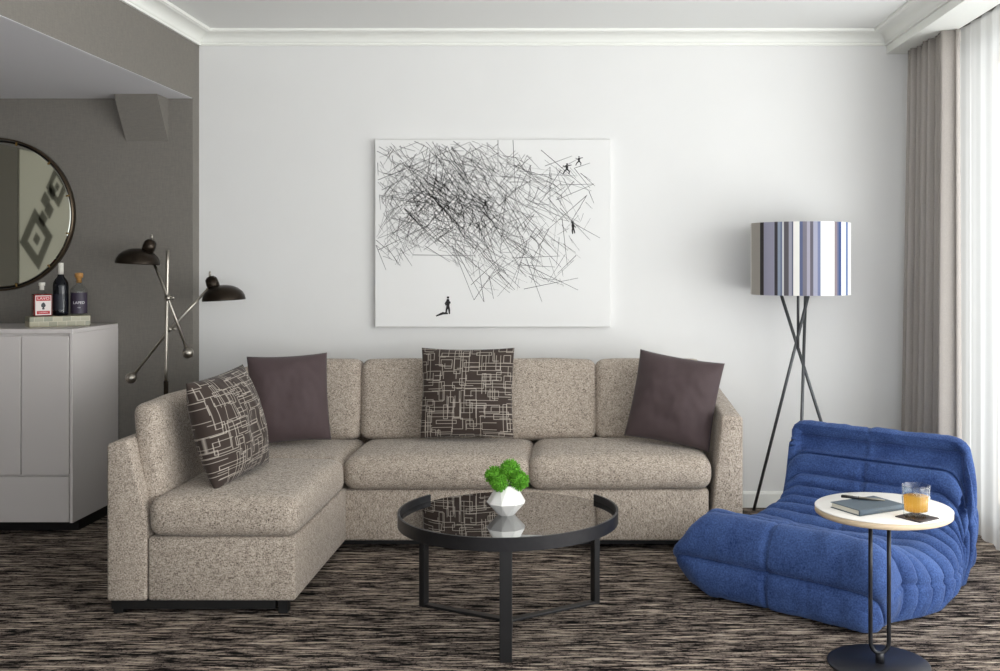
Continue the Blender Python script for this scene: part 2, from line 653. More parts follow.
# window wall with one tall window
W0, W1, WZ0, WZ1 = -0.4, 5.12, 0.06, 2.36
structure('light_block_near', box(-4.4, -2.0, -0.62, -0.5, 0, ZC + .1), M_white_wall)  # unseen wall added behind the camera to keep light off the alcove
structure('wall_right', box(XR, XR + .12, W1, YB, 0, 2.5), M_white_wall)
structure('wall_right_header', box(XR, XR + .12, -0.5, W1, WZ1, 2.5), M_white_wall)
structure('wall_right_sill', box(XR, XR + .12, -0.5, W1, 0, WZ0), M_white_wall)
structure('wall_right_near', box(XR, XR + .12, -0.5, W0, WZ0, WZ1), M_white_wall)
win = structure('window_1', add_box(add_box(add_box(add_box(BM(), XR - .02, XR + .10, W0, W0 + .07, WZ0, WZ1),
                XR - .02, XR + .10, W1 - .07, W1, WZ0, WZ1), XR - .02, XR + .10, W0 + .07, W1 - .07, WZ0, WZ0 + .06),
                XR - .02, XR + .10, W0 + .07, W1 - .07, WZ1 - .06, WZ1), M_window_frame)
for k, yy in enumerate((1.2, 3.1)):
    obj('window_mullion', box(XR - .01, XR + .09, yy - .03, yy + .03, WZ0 + .06, WZ1 - .06), M_window_frame, win, smooth=False)
obj('window_glass', box(XR + .035, XR + .041, W0 + .07, W1 - .07, WZ0 + .06, WZ1 - .06), M_window_glass, win, smooth=False)


# ---------------------------------------------------------------- curtains
def drape(fx, y0, y1, z0, z1, n, nz=14, flare=0.0, thick=0.0):
    """pleated cloth hanging along y; fx(s, h) gives x at s in 0..1 along the rail and h in 0..1 from hem to heading"""
    b = BM()
    g = []
    for i in range(n + 1):
        s = i / n
        col = []
        for j in range(nz + 1):
            h = j / nz
            col.append(b.verts.new((fx(s, h), y0 + (y1 - y0) * s, z0 + (z1 - z0) * h)))
        g.append(col)
    for i in range(n):
        for j in range(nz):
            b.faces.new((g[i][j], g[i + 1][j], g[i + 1][j + 1], g[i][j + 1]))
    return b


def heavy(s, h):
    ph = 2 * PI * (9.6 * s + 0.06 * math.sin(9 * s))
    wv = math.sin(ph) + 0.25 * math.sin(2 * ph + 1.0)
    a = 0.043 * (0.85 + 0.25 * math.sin(17 * s)) * (0.8 + 0.35 * (1 - h))
    return 1.785 + 0.022 * (1 - s) + a * wv - 0.028 * (1 - h) * s


cur = thing('curtain', 'heavy taupe linen curtain drawn back into tight pleats against the white wall', 'curtain', (1.78, 5.15, 0))
co = obj('drape', drape(heavy, 4.89, 5.44, 0.02, 2.432, 170), M_curtain, cur)
sm = co.modifiers.new('cloth', 'SOLIDIFY'); sm.thickness = 0.006
hd = obj('heading_tape', drape(lambda s, h: heavy(s, .97) + .0045, 4.892, 5.438, 2.37, 2.431, 170, 2), M_curtain, cur)
trk = thing('curtain_track', 'slim grey double curtain track in the ceiling recess above the sheers', 'curtain rail', (1.86, 3.0, 2.47))
obj('rail', box(1.852, 1.868, -0.45, 5.44, 2.468, 2.4995), M_dark_track, trk, smooth=False)
obj('rail', box(1.905, 1.921, -0.45, 5.44, 2.468, 2.4995), M_dark_track, trk, smooth=False)


def voile(seed, amp):
    def f(s, h):
        ph = 2 * PI * (11 * s * (1.9 if seed > 2 else 1) + .15 * math.sin(7 * s + seed))
        return amp * (math.sin(ph + seed) + .3 * math.sin(2.3 * ph)) * (0.7 + .4 * (1 - h))
    return f


v1, v2 = voile(1.0, .009), voile(2.4, .012)
s1 = obj('sheer_curtain', drape(lambda s, h: 1.895 + v1(s, h), 3.72, 5.40, 0.02, 2.468, 150), M_sheer, origin=(1.895, 4.4, 0.02))
tag(s1, 'sheer white voile panel hanging beside the taupe curtain', 'curtain')
s2 = obj('sheer_curtain', drape(lambda s, h: 1.925 + v2(s, h), -.38, 3.70, 0.02, 2.468, 320), M_sheer, origin=(1.925, 1.1, 0.02))
tag(s2, 'sheer white voile panel at the camera end of the window', 'curtain')

# ---------------------------------------------------------------- sofa
sofa = thing('sectional_sofa', 'beige tweed sectional sofa with a chaise return against the white wall', 'sofa', (-0.5, 4.9, 0))
YF, YCH = 4.62, 3.79
obj('base', box(-1.60, .593, YF, 5.40, .05, .282, bevel=.012), M_tweed, sofa)
obj('chaise_base', box(-1.60, -1.052, YCH, YF + .02, .05, .288, bevel=.012), M_tweed, sofa)
b = add_prism(BM(), [(-1.752, .05), (-1.602, .05), (-1.602, .36), (-1.672, .655), (-1.752, .635)], 'y', YCH - .002, 5.42, bevel=.013, seg=3)
obj('chaise_back', b, M_tweed, sofa)
b = add_prism(BM(), [(5.27, .05), (5.42, .05), (5.42, .70), (5.34, .715)], 'x', -1.70, .62, bevel=.013, seg=3)
obj('back', b, M_tweed, sofa)
b = BM()
arm = bmesh.new()
vs = []
for y, zt in ((YF - .002, .608), (5.42, .66)):
    vs.append([arm.verts.new(p) for p in ((.594, y, .05), (.748, y, .05), (.748, y, zt), (.652, y, zt + .012))])
arm.faces.new(vs[0]); arm.faces.new(list(reversed(vs[1])))
for i in range(4):
    arm.faces.new((vs[0][i], vs[1][i], vs[1][(i + 1) % 4], vs[0][(i + 1) % 4]))
bmesh.ops.recalc_face_normals(arm, faces=arm.faces)
bmesh.ops.bevel(arm, geom=list(arm.edges) + list(arm.verts), offset=.013, segments=3, affect='EDGES', profile=.5)
merge(b, arm)
obj('arm', b, M_tweed, sofa)
T = Matrix.Translation


def sofa_cushion(name, x0, x1, y0, y1, z0, z1, seed, **k):
    bb = cushion(x1 - x0, y1 - y0, z1 - z0, seed=seed, **k)
    bb.transform(T(((x0 + x1) / 2, (y0 + y1) / 2, (z0 + z1) / 2)))
    return obj(name, bb, M_tweed, sofa)


sofa_cushion('seat_cushion', -1.592, -1.046, 3.775, 4.575, .288, .432, 1, crown=.022)
sofa_cushion('seat_cushion', -1.592, -1.07, 4.58, 5.16, .284, .425, 2, crown=.018)
sofa_cushion('seat_cushion', -1.062, -.222, 4.585, 5.16, .284, .428, 3, crown=.026, r=.055)
sofa_cushion('seat_cushion', -.218, .598, 4.585, 5.16, .284, .428, 4, crown=.026, r=.055)


def back_cushion(x0, x1, seed, yc=5.135, z0=.43, z1=.822, th=.15, lean=8):
    bb = cushion(x1 - x0, z1 - z0, th, r=.042, crown=.018, side=.008, seed=seed)
    # local z (thickness) -> -y ; local y -> z
    m = T(((x0 + x1) / 2, yc, (z0 + z1) / 2)) @ Matrix.Rotation(math.radians(90 - lean), 4, 'X')
    bb.transform(m)
    return obj('back_cushion', bb, M_tweed, sofa)


back_cushion(-1.50, -1.085, 11)
back_cushion(-1.08, -.502, 12)
back_cushion(-.498, .085, 13)
back_cushion(.089, .62, 14)


def side_back_cushion(y0, y1, seed, xc=-1.628, z0=.375, z1=.775, th=.10, lean=4):
    bb = cushion(y1 - y0, z1 - z0, th, r=.04, crown=.014, side=.006, seed=seed)
    m = T((xc, (y0 + y1) / 2, (z0 + z1) / 2)) @ Matrix.Rotation(PI / 2, 4, 'Z') @ Matrix.Rotation(math.radians(90 - lean), 4, 'X')
    bb.transform(m)
    return obj('back_cushion', bb, M_tweed, sofa)


side_back_cushion(3.85, 4.62, 21)
side_back_cushion(4.625, 5.2, 22, z0=.40, z1=.79)
for x0, x1, y0, y1 in ((-1.12, -1.085, YCH + .02, YCH + .06), (-1.735, -1.70, YCH + .02, YCH + .06), (.69, .725, YF + .03, YF + .07), (-1.735, -1.70, 5.34, 5.38), (.69, .725, 5.34, 5.38)):
    obj('leg', box(x0, x1, y0, y1, 0, .052), M_blackwood, sofa, smooth=False)
obj('plinth', box(-1.742, -1.13, YCH + .018, YF + .1, .016, .051), M_blackwood, sofa, smooth=False)
obj('plinth', box(-1.13, .68, YF + .09, 5.36, .012, .051), M_blackwood, sofa, smooth=False)


# ---------------------------------------------------------------- throw pillows
def pillow(w, h, t, seed=0, n=44, ear=.045, pattern=None, sag=.0):
    """square scatter cushion in the local xz plane, face towards -y, base at z = 0"""
    b = BM()
    rng = random.Random(seed)
    cl = b.verts.layers.float_color.new('weave') if pattern else None
    front, back = {}, {}
    for i in range(n + 1):
        u = -1 + 2 * i / n
        for j in range(n + 1):
            v = -1 + 2 * j / n
            x = u * w / 2 * (1 - ear * (1 - v * v) * abs(u) ** 3)
            z = v * h / 2 * (1 - ear * (1 - u * u) * abs(v) ** 3) + h / 2
            puff = max(0, (1 - abs(u) ** 2.4) * (1 - abs(v) ** 2.4)) ** .55
            wr = noise.noise(Vector((u * 2.2 + seed, v * 2.2, seed * .7))) * .012 + noise.noise(Vector((u * 6, v * 5 + seed, 3.3))) * .004
            z -= sag * (1 - u * u) * max(0, v) ** 2
            for side, D in ((-1, front), (1, back)):
                if side == 1 and (i in (0, n) or j in (0, n)):
                    D[i, j] = front[i, j]
                    continue
                y = side * (t / 2 * puff + .001 + (wr if side < 0 else 0) * puff)
                vv = b.verts.new((x, y, z))
                if pattern:
                    vv[cl] = pattern(u, v)
                D[i, j] = vv
    for D, flip in ((front, False), (back, True)):
        for i in range(n):
            for j in range(n):
                q = [D[i, j], D[i + 1, j], D[i + 1, j + 1], D[i, j + 1]]
                b.faces.new(list(reversed(q)) if flip else q)
    return b


def fret_pattern(seed, dark, light, N=260, lw=.0064):
    """random fret of overlapping rounded rectangles and elbows, as line segments in the unit square"""
    rng = random.Random(seed)
    segs = []
    for k in range(110):
        cx, cy = -.95 + .19 * (k % 11) + rng.uniform(-.09, .09), -.95 + .21 * (k // 11) + rng.uniform(-.1, .1)
        if rng.random() < .5:
            a, c = rng.uniform(.05, .17), rng.uniform(.05, .15)
        elif rng.random() < .5:
            a, c = rng.uniform(.15, .36), rng.uniform(.03, .07)
        else:
            a, c = rng.uniform(.03, .07), rng.uniform(.12, .3)
        P = [(cx - a, cy - c), (cx + a, cy - c), (cx + a, cy + c), (cx - a, cy + c)]
        skip = rng.choice((-1, -1, 0, 1, 2, 3))
        for q in range(4):
            if q != skip:
                segs.append((P[q], P[(q + 1) % 4]))
    G = [[0.0] * (N + 1) for _ in range(N + 1)]
    for (x0, y0), (x1, y1) in segs:
        xa, xb, ya, yb = min(x0, x1), max(x0, x1), min(y0, y1), max(y0, y1)
        i0, i1 = int((xa - .03 + 1) / 2 * N), int((xb + .03 + 1) / 2 * N) + 1
        j0, j1 = int((ya - .03 + 1) / 2 * N), int((yb + .03 + 1) / 2 * N) + 1
        for i in range(max(0, i0), min(N, i1) + 1):
            x = -1 + 2 * i / N
            dx = max(xa - x, 0, x - xb)
            for j in range(max(0, j0), min(N, j1) + 1):
                y = -1 + 2 * j / N
                dy = max(ya - y, 0, y - yb)
                d = math.hypot(dx, dy)
                val = max(0.0, min(1.0, (lw * 1.15 - d) / (lw * .9)))
                if val > G[i][j]:
                    G[i][j] = val

    def f(u, v):
        g = G[int(round((u + 1) / 2 * N))][int(round((v + 1) / 2 * N))]
        return tuple(dark[k] * (1 - g) + light[k] * g for k in range(3)) + (1.0,)
    return f


DK, LT = lin(58, 48, 43), lin(182, 173, 162)


def put(o, loc, yaw, lean, roll=0.0):
    m = T(Vector(loc)) @ Matrix.Rotation(math.radians(yaw), 4, 'Z') @ Matrix.Rotation(math.radians(-lean), 4, 'X') @ Matrix.Rotation(math.radians(roll), 4, 'Y')
    o.matrix_world = m
    return o


def put_pillow(name, label, w, h, t, center, yaw, lean, roll=0, seed=0, pattern=None, m=None, group=None, n=44):
    bm_ = pillow(w, h, t, seed=seed, pattern=pattern, n=n)
    bm_.transform(T((0, 0, -h / 2)))
    o = obj(name, bm_, m)
    tag(o, label, 'pillow', group)
    put(o, center, yaw, lean, roll)
    return o


put_pillow('throw_pillow', 'brown pillow with a white fret pattern at the middle of the sofa', .452, .435, .15, (-.535, 4.93, .683), 0, 10, 0, 3,
           fret_pattern(5, DK, LT), M_pattern, n=260)
put_pillow('throw_pillow', 'brown fret-patterned pillow leaning on the chaise end of the sofa', .445, .43, .19, (-1.400, 4.10, .657), 80, 14, -4, 4,
           fret_pattern(9, DK, LT), M_pattern, n=260)
put_pillow('throw_pillow', 'plain plum pillow tucked in the corner where chaise meets sofa', .375, .42, .15, (-1.375, 4.86, .664), 24, 11, -1, 6, None, M_plum)
put_pillow('throw_pillow', 'plain plum pillow leaning against the sloping sofa arm', .415, .42, .16, (.455, 4.83, .662), -17, 13, 8, 8, None, M_plum)

# ---------------------------------------------------------------- coffee table
TX, TY = -.253, 3.72
ct = thing('coffee_table', 'round smoked-glass coffee table on flat black steel legs', 'table', (TX, TY, 0))
obj('glass_top', add_lathe(BM(), [(0, .376), (.387, .376), (.3905, .378), (.3905, .386), (.387, .388), (0, .388)], 96, T((TX, TY, 0))), M_smoke, ct, smooth=False)
b = BM()
A0, A1, NS = math.radians(144), math.radians(397), 96       # band runs round the front, open at the back
ring = []
for k in range(NS + 1):
    a = A0 + (A1 - A0) * k / NS
    c, s = math.cos(a), math.sin(a)
    ring.append([b.verts.new((TX + r * c, TY + r * s, z)) for r, z in ((.392, .366), (.400, .366), (.400, .411), (.392, .411))])
for k in range(NS):
    for q in range(4):
        b.faces.new((ring[k][q], ring[k][(q + 1) % 4], ring[k + 1][(q + 1) % 4], ring[k + 1][q]))
b.faces.new(ring[0]); b.faces.new(list(reversed(ring[-1])))
bmesh.ops.recalc_face_normals(b, faces=b.faces)
obj('rim_band', b, M_gunmetal, ct)
b = add_lathe(BM(), [(.376, .366), (.391, .366), (.391, .3755), (.376, .3755), (.376, .366)], 96, T((TX, TY, 0)), caps=False)
for f in ():
    pass
bb = b
obj('support_ring', bb, M_gunmetal, ct)
for ang, lw_ in ((32.5, .016), (152.5, .016), (272.5, .0205)):
    a = math.radians(ang)
    R = T((TX, TY, 0)) @ Matrix.Rotation(a, 4, 'Z')
    obj('leg', add_box(BM(), .366, .390, -lw_, lw_, 0.0, .366, bevel=.002, mtx=R), M_black, ct, smooth=False)
    obj('stretcher', add_box(BM(), .0, .368, -.016, .016, 0.0, .010, bevel=.002, mtx=R), M_black, ct, smooth=False)

# faceted vase
vx, vy, vz = -.262, 3.73, .3882
vase = BM()
rings = []
for r, z, off in ((.030, 0, 0), (.072, .046, .5), (.036, .108, 0), (.029, .108, 0), (.026, .09, 0)):
    rings.append([vase.verts.new((r * math.cos(2 * PI * (k + off) / 9), r * math.sin(2 * PI * (k + off) / 9), z)) for k in range(9)])
for i in (0, 1):
    for k in range(9):
        k2 = (k + 1) % 9
        A, B = rings[i], rings[i + 1]
        if i == 0:
            vase.faces.new((A[k], A[k2], B[k])); vase.faces.new((A[k2], B[k2], B[k]))
        else:
            vase.faces.new((A[k], A[k2], B[k2])); vase.faces.new((A[k], B[k2], B[k]))
for i in (2, 3):
    for k in range(9):
        k2 = (k + 1) % 9
        vase.faces.new((rings[i][k], rings[i][k2], rings[i + 1][k2], rings[i + 1][k]))
vase.faces.new(rings[0]); vase.faces.new(rings[4])
bmesh.ops.recalc_face_normals(vase, faces=vase.faces)
vase.transform(T((vx, vy, vz)))
vo = obj('vase', vase, M_ceramic, smooth=False, origin=(vx, vy, vz))
tag(vo, 'small white faceted vase on the glass coffee table', 'vase')


def blossom(name, label, off, r, seed):
    rng = random.Random(seed)
    c = Vector((vx, vy, vz)) + Vector(off)
    t = thing(name, label, 'flower', (vx + off[0] * .2, vy + off[1] * .2, vz + .06), 0, 'green blossoms in the white vase')
    st = add_tube(BM(), [(vx + off[0] * .2, vy + off[1] * .2, vz + .06), (vx + off[0] * .45, vy + off[1] * .45, vz + .11), tuple(c)], .0025, 8)
    obj('stem', st, M_moss, t)
    b = BM()
    bmesh.ops.create_icosphere(b, subdivisions=3, radius=r * .72)
    for v in b.verts:
        v.co *= 1 + .10 * noise.noise(v.co * 60)
    b.transform(T(c))
    for k in range(420):                         # fringe of fine bristles
        z = rng.uniform(-1, 1); a = rng.uniform(0, 2 * PI)
        d = Vector((math.sqrt(1 - z * z) * math.cos(a), math.sqrt(1 - z * z) * math.sin(a), z))
        e = d.orthogonal().normalized()
        e.rotate(Matrix.Rotation(rng.uniform(0, 6.28), 3, d))
        g = d.cross(e)
        p0 = c + d * r * .66
        p1 = c + (d + e * rng.uniform(-.25, .25)).normalized() * r * rng.uniform(.86, 1.08)
        w = .0021
        q = [b.verts.new(p0 + x * w) for x in (e, (-e * .5 + g * .86), (-e * .5 - g * .86))]
        tip = [b.verts.new(p1 + x * w * .75) for x in (e, (-e * .5 + g * .86), (-e * .5 - g * .86))]
        for i in range(3):
            b.faces.new((q[i], q[(i + 1) % 3], tip[(i + 1) % 3], tip[i]))
        b.faces.new(tip)
    obj('flower_head', b, M_moss, t, smooth=False)


blossom('blossom', 'fuzzy green blossom at the top of the white vase', (.013, .012, .160), .040, 1)
blossom('blossom', 'fuzzy green blossom drooping over the sofa-arm side of the vase', (.048, -.012, .126), .037, 2)
blossom('blossom', 'fuzzy green blossom at the chaise side of the vase, the upper one', (-.044, .010, .140), .037, 3)
blossom('blossom', 'fuzzy green blossom resting low on the chaise side of the vase rim', (-.022, -.038, .122), .032, 4)

# ---------------------------------------------------------------- blue pleated lounge chair
P_ = [(.0, .008), (-.015, .10), (-.015, .19), (.035, .275), (.13, .275), (.25, .225), (.38, .190), (.52, .180), (.64, .190), (.73, .220),
      (.785, .270), (.825, .340), (.850, .435), (.868, .535), (.925, .545), (.985, .46), (1.035, .30), (1.04, .13), (1.0, .012)]
Q_ = [(.03, .008), (.06, .01), (.10, .01), (.14, .01), (.18, .01), (.24, .01), (.31, .01), (.39, .01), (.47, .01), (.54, .01),
      (.605, .01), (.665, .01), (.72, .01), (.77, .01), (.815, .01), (.86, .01), (.905, .01), (.945, .01), (.975, .01)]


def cr(pts, t):
    i = max(0, min(len(pts) - 2, int(t)))
    f = t - i
    p0, p1, p2, p3 = (Vector(pts[max(0, min(len(pts) - 1, i + k))]) for k in (-1, 0, 1, 2))
    return .5 * ((2 * p1) + (p2 - p0) * f + (2 * p0 - 5 * p1 + 4 * p2 - p3) * f * f + (3 * p1 - p0 - 3 * p2 + p3) * f ** 3)


def lounge_surface():
    NT, NPHI = 460, 132
    # arc length along the top path
    fine = [18.0 * k / 1800 for k in range(1801)]
    pts = [cr(P_, t) for t in fine]
    acc = [0.0]
    for a, c in zip(pts, pts[1:]):
        acc.append(acc[-1] + (c - a).length)
    tot = acc[-1]

    def t_at(u):
        lo, hi = 0, 1800
        while hi - lo > 1:
            m = (lo + hi) // 2
            if acc[m] <= u: lo = m
            else: hi = m
        return fine[lo] + (fine[hi] - fine[lo]) * (u - acc[lo]) / max(1e-9, acc[hi] - acc[lo])

    def u_at(t):
        k = min(1799, int(t * 100))
        return acc[k] + (acc[k + 1] - acc[k]) * (t * 100 - k)
    seams = [0] + [u_at(t) for t in (1.5, 3.7, 4.75, 5.7, 6.6, 7.4, 8.2, 8.95, 9.7, 10.4, 11.1, 12.12, 12.9, 13.8, 14.8, 15.8, 16.8)] + [tot]
    rows, meta = [], []
    for i in range(NT + 1):
        u = tot * i / NT
        t = t_at(u)
        P, Q = cr(P_, t), cr(Q_, t)
        L = (P - Q).length
        ear = math.exp(-((t - 2.0) / .75) ** 2) + math.exp(-((t - 13.0) / .6) ** 2)
        hw = .408 - .012 * math.exp(-((t - 10) / 1.6) ** 2)
        hl = hw - .035 - .15 * max(0.0, 1 - t / 1.5) ** 1.3 - .05 * math.exp(-((t - 3.0) / .8) ** 2) + .035 * math.exp(-((t - 1.55) / .4) ** 2) + .02 * min(1, max(0, (t - 4) / 3)) - .045 * max(0, min(1, (t - 7) / 4))            # the far front corner is tucked up off the floor
        hr = hw - .02 * max(0, 1 - t / 1.7) + .010 * math.exp(-((t - 13.0) / 1.0) ** 2) - .022 * max(0, min(1, (t - 7) / 4))
        r = min(.060 - .045 * min(1, ear), .45 * L + 1e-5)
        # rounded rectangle from one side's foot over the top to the other's, evenly spaced by length
        raw = []
        for k in range(41):
            raw.append((hr, (L - r) * k / 41))
        for k in range(24):
            a = k / 24 * PI / 2
            raw.append((hr - r + r * math.cos(a), L - r + r * math.sin(a)))
        for k in range(81):
            raw.append((hr - r + (-(hl - r) - (hr - r)) * k / 80, L))
        for k in range(1, 25):
            a = PI / 2 + k / 24 * PI / 2
            raw.append((-(hl - r) + r * math.cos(a), L - r + r * math.sin(a)))
        for k in range(1, 42):
            raw.append((-hl, (L - r) * (1 - k / 41)))
        NR = len(raw) - 1
        if ear > .02:                                          # pinched-out corners
            raw = [(x + math.copysign(.026 * ear * max(0, (abs(x) / hw - .86) / .14) ** 2 * max(0, (y / max(L, 1e-6) - .5) / .5) ** 1.5, x), y) for x, y in raw]
        cum = [0.0]
        for a, c in zip(raw, raw[1:]):
            cum.append(cum[-1] + math.hypot(c[0] - a[0], (c[1] - a[1])))
        row, mrow = [], []
        q = 0
        d = (P - Q) / max(L, 1e-6)
        for k in range(NPHI + 1):
            target = cum[-1] * k / NPHI
            while q < NR - 1 and cum[q + 1] < target:
                q += 1
            f = (target - cum[q]) / max(1e-9, cum[q + 1] - cum[q])
            x = raw[q][0] + (raw[q + 1][0] - raw[q][0]) * f
            y = raw[q][1] + (raw[q + 1][1] - raw[q][1]) * f
            hf = max(0.0, y / max(L, 1e-6))
            # side swells outwards, the seat is slightly dished
            A = (.100 if x > 0 else .03) * math.exp(-((t - 9.5) / 5.0) ** 4)
            sw = (A * (1 - min(1, hf) ** 1.6) + .014 * math.sin(PI * min(1, hf))) * min(1, L / .2) * min(1, abs(x) / hw) ** 6
            x2 = x + math.copysign(sw, x)
            top = max(0, 1 - (x / hw) ** 2) if hf > .6 else 0
            dish = -.018 * top * math.exp(-((t - 6.2) / 2.0) ** 2) + .010 * top * math.exp(-((t - 2.5) / 1.2) ** 2) - .012 * (abs(x) / hw) ** 8 * 0
            bow = .045 * math.sin(PI * min(1, hf)) * min(1, abs(x) / hw) ** 4 * (1 if 3 < t < 14 else .2)
            p2 = Q + d * y
            row.append(Vector((x2, p2.x + bow, p2.y + dish)))
            mrow.append((x, hf, L))
        rows.append(row)
        meta.append((u, t, mrow))
    # normals of the smooth surface
    out = []
    for i in range(NT + 1):
        u, t, mrow = meta[i]
        j = 0
        while j < len(seams) - 2 and u > seams[j + 1]:
            j += 1
        ln = max(1e-4, seams[j + 1] - seams[j])
        qv = 2 * (u - seams[j]) / ln - 1
        puff = max(0, 1 - abs(qv) ** 2.6) ** .5
        amp = min(.038, .56 * ln)
        orow = []
        for k in range(NPHI + 1):
            a = rows[min(NT, i + 1)][k] - rows[max(0, i - 1)][k]
            c = rows[i][min(NPHI, k + 1)] - rows[i][max(0, k - 1)]
            n = a.cross(c)
            if n.length < 1e-9:
                n = Vector((0, -1, 0))
            n.normalize()
            x, hf, L = mrow[k]
            ctr = Vector((0, .45, .1))
            if n.dot(rows[i][k] - ctr) < 0 and not (4 < t < 12 and hf > .8):
                n = -n
            if 4 < t < 12 and hf > .8 and n.z < 0 and abs(x) < .33:
                n = -n
            squeeze = .45 + .55 * min(1, hf)
            s = amp * puff * squeeze * min(1, hf * 5)
            # stitched tufts: along the middle of the chair and half way down its flanks
            s -= .012 * math.exp(-(x / .010) ** 2) * (1 if hf > .5 else 0)
            if 2.5 < t < 15 and abs(x) > .30:
                s -= .012 * math.exp(-((hf - .50) / .035) ** 2) * min(1, L / .2)
            w = noise.noise(rows[i][k] * 9) * .006 + noise.noise(Vector((rows[i][k].x * 22, rows[i][k].y * 9, rows[i][k].z * 9))) * .003 * puff
            w += noise.noise(Vector((x * 38 + .8 * noise.noise(Vector((x * 9, u * 9, 0))), u * 5.0, hf * 3))) * .0055 * (1 - puff * .75) * (1 if hf > .9 else .4)
            orow.append(rows[i][k] + n * (s + w * min(1, hf * 4)))
        out.append(orow)
    b = BM()
    V = [[b.verts.new((p.x, p.y, max(.004, p.z))) for p in r] for r in out]
    for i in range(NT):
        for k in range(NPHI):
            b.faces.new((V[i][k], V[i][k + 1], V[i + 1][k + 1], V[i + 1][k]))
        b.faces.new((V[i][NPHI], V[i][0], V[i + 1][0], V[i + 1][NPHI]))
    bmesh.ops.remove_doubles(b, verts=b.verts, dist=1e-4)
    bmesh.ops.recalc_face_normals(b, faces=b.faces)
    return b


YAW = math.radians(-40.1)
chair = obj('lounge_chair', lounge_surface(), M_denim, smooth=True, angle=180)
tag(chair, 'low pleated blue lounge chair standing on the carpet by the window', 'chair')
chair.location = (.722, 3.835, 0)
chair.rotation_euler = (0, 0, YAW)

# ---------------------------------------------------------------- small side table and what stands on it
SX, SY, SZ = .982, 3.32, .513
stb = thing('side_table', 'small round white-topped side table on a black hoop stem', 'table', (SX, SY, 0))
obj('base_plate', add_lathe(BM(), [(0, 0), (.160, 0), (.163, .002), (.163, .006), (.160, .008), (0, .008)], 72, T((SX - .004, SY, 0))), M_steel_black, stb)
obj('table_top', add_lathe(BM(), [(0, SZ - .004), (.215, SZ - .004), (.2175, SZ - .002), (.215, SZ), (0, SZ)], 96, T((SX + .011, SY, 0))), M_tabletop, stb)
obj('edge_band', add_lathe(BM(), [(0, SZ - .022), (.213, SZ - .022), (.217, SZ - .019), (.217, SZ - .0042), (0, SZ - .0042)], 96, T((SX + .011, SY, 0))), M_table_edge, stb, label='pale plywood edge below the white surface')
pts = [(SX - .030, SY, SZ - .022)]
pts += [(SX - .030, SY, .30), (SX - .030, SY, .075)]
for k in range(1, 12):
    a = PI + PI * k / 12
    pts.append((SX + .030 * math.cos(a), SY, .075 + .038 * math.sin(a)))
pts += [(SX + .030, SY, .075), (SX + .030, SY, .30), (SX + .030, SY, SZ - .022)]
obj('hoop_stem', add_tube(BM(), pts, .0068, 14), M_steel_black, stb)
obj('stem_foot', add_lathe(BM(), [(.014, .008), (.014, .034), (.010, .040), (0, .040)], 24, T((SX, SY, 0))), M_steel_black, stb)

# notebook
nbx, nby = .933, 3.295
nb = thing('notebook', 'grey-blue hardcover notebook lying on the white side table', 'notebook', (nbx, nby, SZ), math.radians(-62))
M_cover = mat('slate_cover', (80, 93, 104), 0.5, noise_amt=.05, noise_scale=200)
M_pages = mat('paper_pages', (226, 220, 206), 0.8)
hw_, hd_ = .0665, .094
obj('page_block', box(-hw_ + .003, hw_ - .004, -hd_ + .004, hd_ - .004, .0025, .0165), M_pages, nb, smooth=False, local=True)
cv = add_box(BM(), -hw_, hw_, -hd_, hd_, 0, .0025, bevel=.001)
obj('back_cover', cv, M_cover, nb, local=True, smooth=False)
cv = add_box(BM(), -hw_, hw_, -hd_, hd_, .0165, .019, bevel=.001)
obj('front_cover', cv, M_cover, nb, local=True, smooth=False)
sp = BM()
prof = [(hw_ - .0035, .0005), (hw_ + .001, .001), (hw_ + .004, .006), (hw_ + .004, .013), (hw_ + .001, .018), (hw_ - .0035, .0185)]
add_prism(sp, prof, 'y', -hd_, hd_)
obj('spine', sp, M_cover, nb, local=True)
# pen on the notebook
pz = SZ + .019 + .0048
pd = Vector((math.cos(math.radians(-25)), math.sin(math.radians(-25)), 0))
pc = Vector((.930, 3.338, pz))
pen = thing('pen', 'slim pen with a dark cap lying across the notebook', 'pen', tuple(pc - Vector((0, 0, .0045))))
obj('barrel', add_tube(BM(), [pc - pd * .012, pc + pd * .052, pc + pd * .068, pc + pd * .072], [.0043, .0042, .0018, .0008], 14), M_chrome, pen)
obj('cap', add_tube(BM(), [pc - pd * .068, pc - pd * .066, pc - pd * .011], [.003, .0047, .0047], 14), M_steel_black, pen, label='dark pen cap')
obj('clip', add_tube(BM(), [pc - pd * .064 + Vector((0, -.001, .0052)), pc - pd * .03 + Vector((0, -.001, .0055))], .0011, 8), M_chrome, pen, label='metal pen clip')

# coaster and tumbler
gx, gy = 1.052, 3.175
M_coaster = mat('dark_leather', (58, 50, 52), .6)
cs = obj('coaster', add_box(BM(), -.047, .047, -.047, .047, 0, .004, bevel=.0015), M_coaster, smooth=False)
tag(cs, 'square dark coaster under the whisky tumbler', 'coaster')
cs.location = (gx + .003, gy - .002, SZ)
cs.rotation_euler = (0, 0, math.radians(34))
gz = SZ + .004
tum = thing('tumbler', 'ribbed glass tumbler of amber whisky on the dark coaster', 'glass', (gx, gy, gz))
b = BM()
SEG = 96


def ribbed(z, r, amp):
    return [(gx + (r + amp * math.cos(24 * 2 * PI * k / SEG)) * math.cos(2 * PI * k / SEG), gy + (r + amp * math.cos(24 * 2 * PI * k / SEG)) * math.sin(2 * PI * k / SEG), gz + z) for k in range(SEG)]


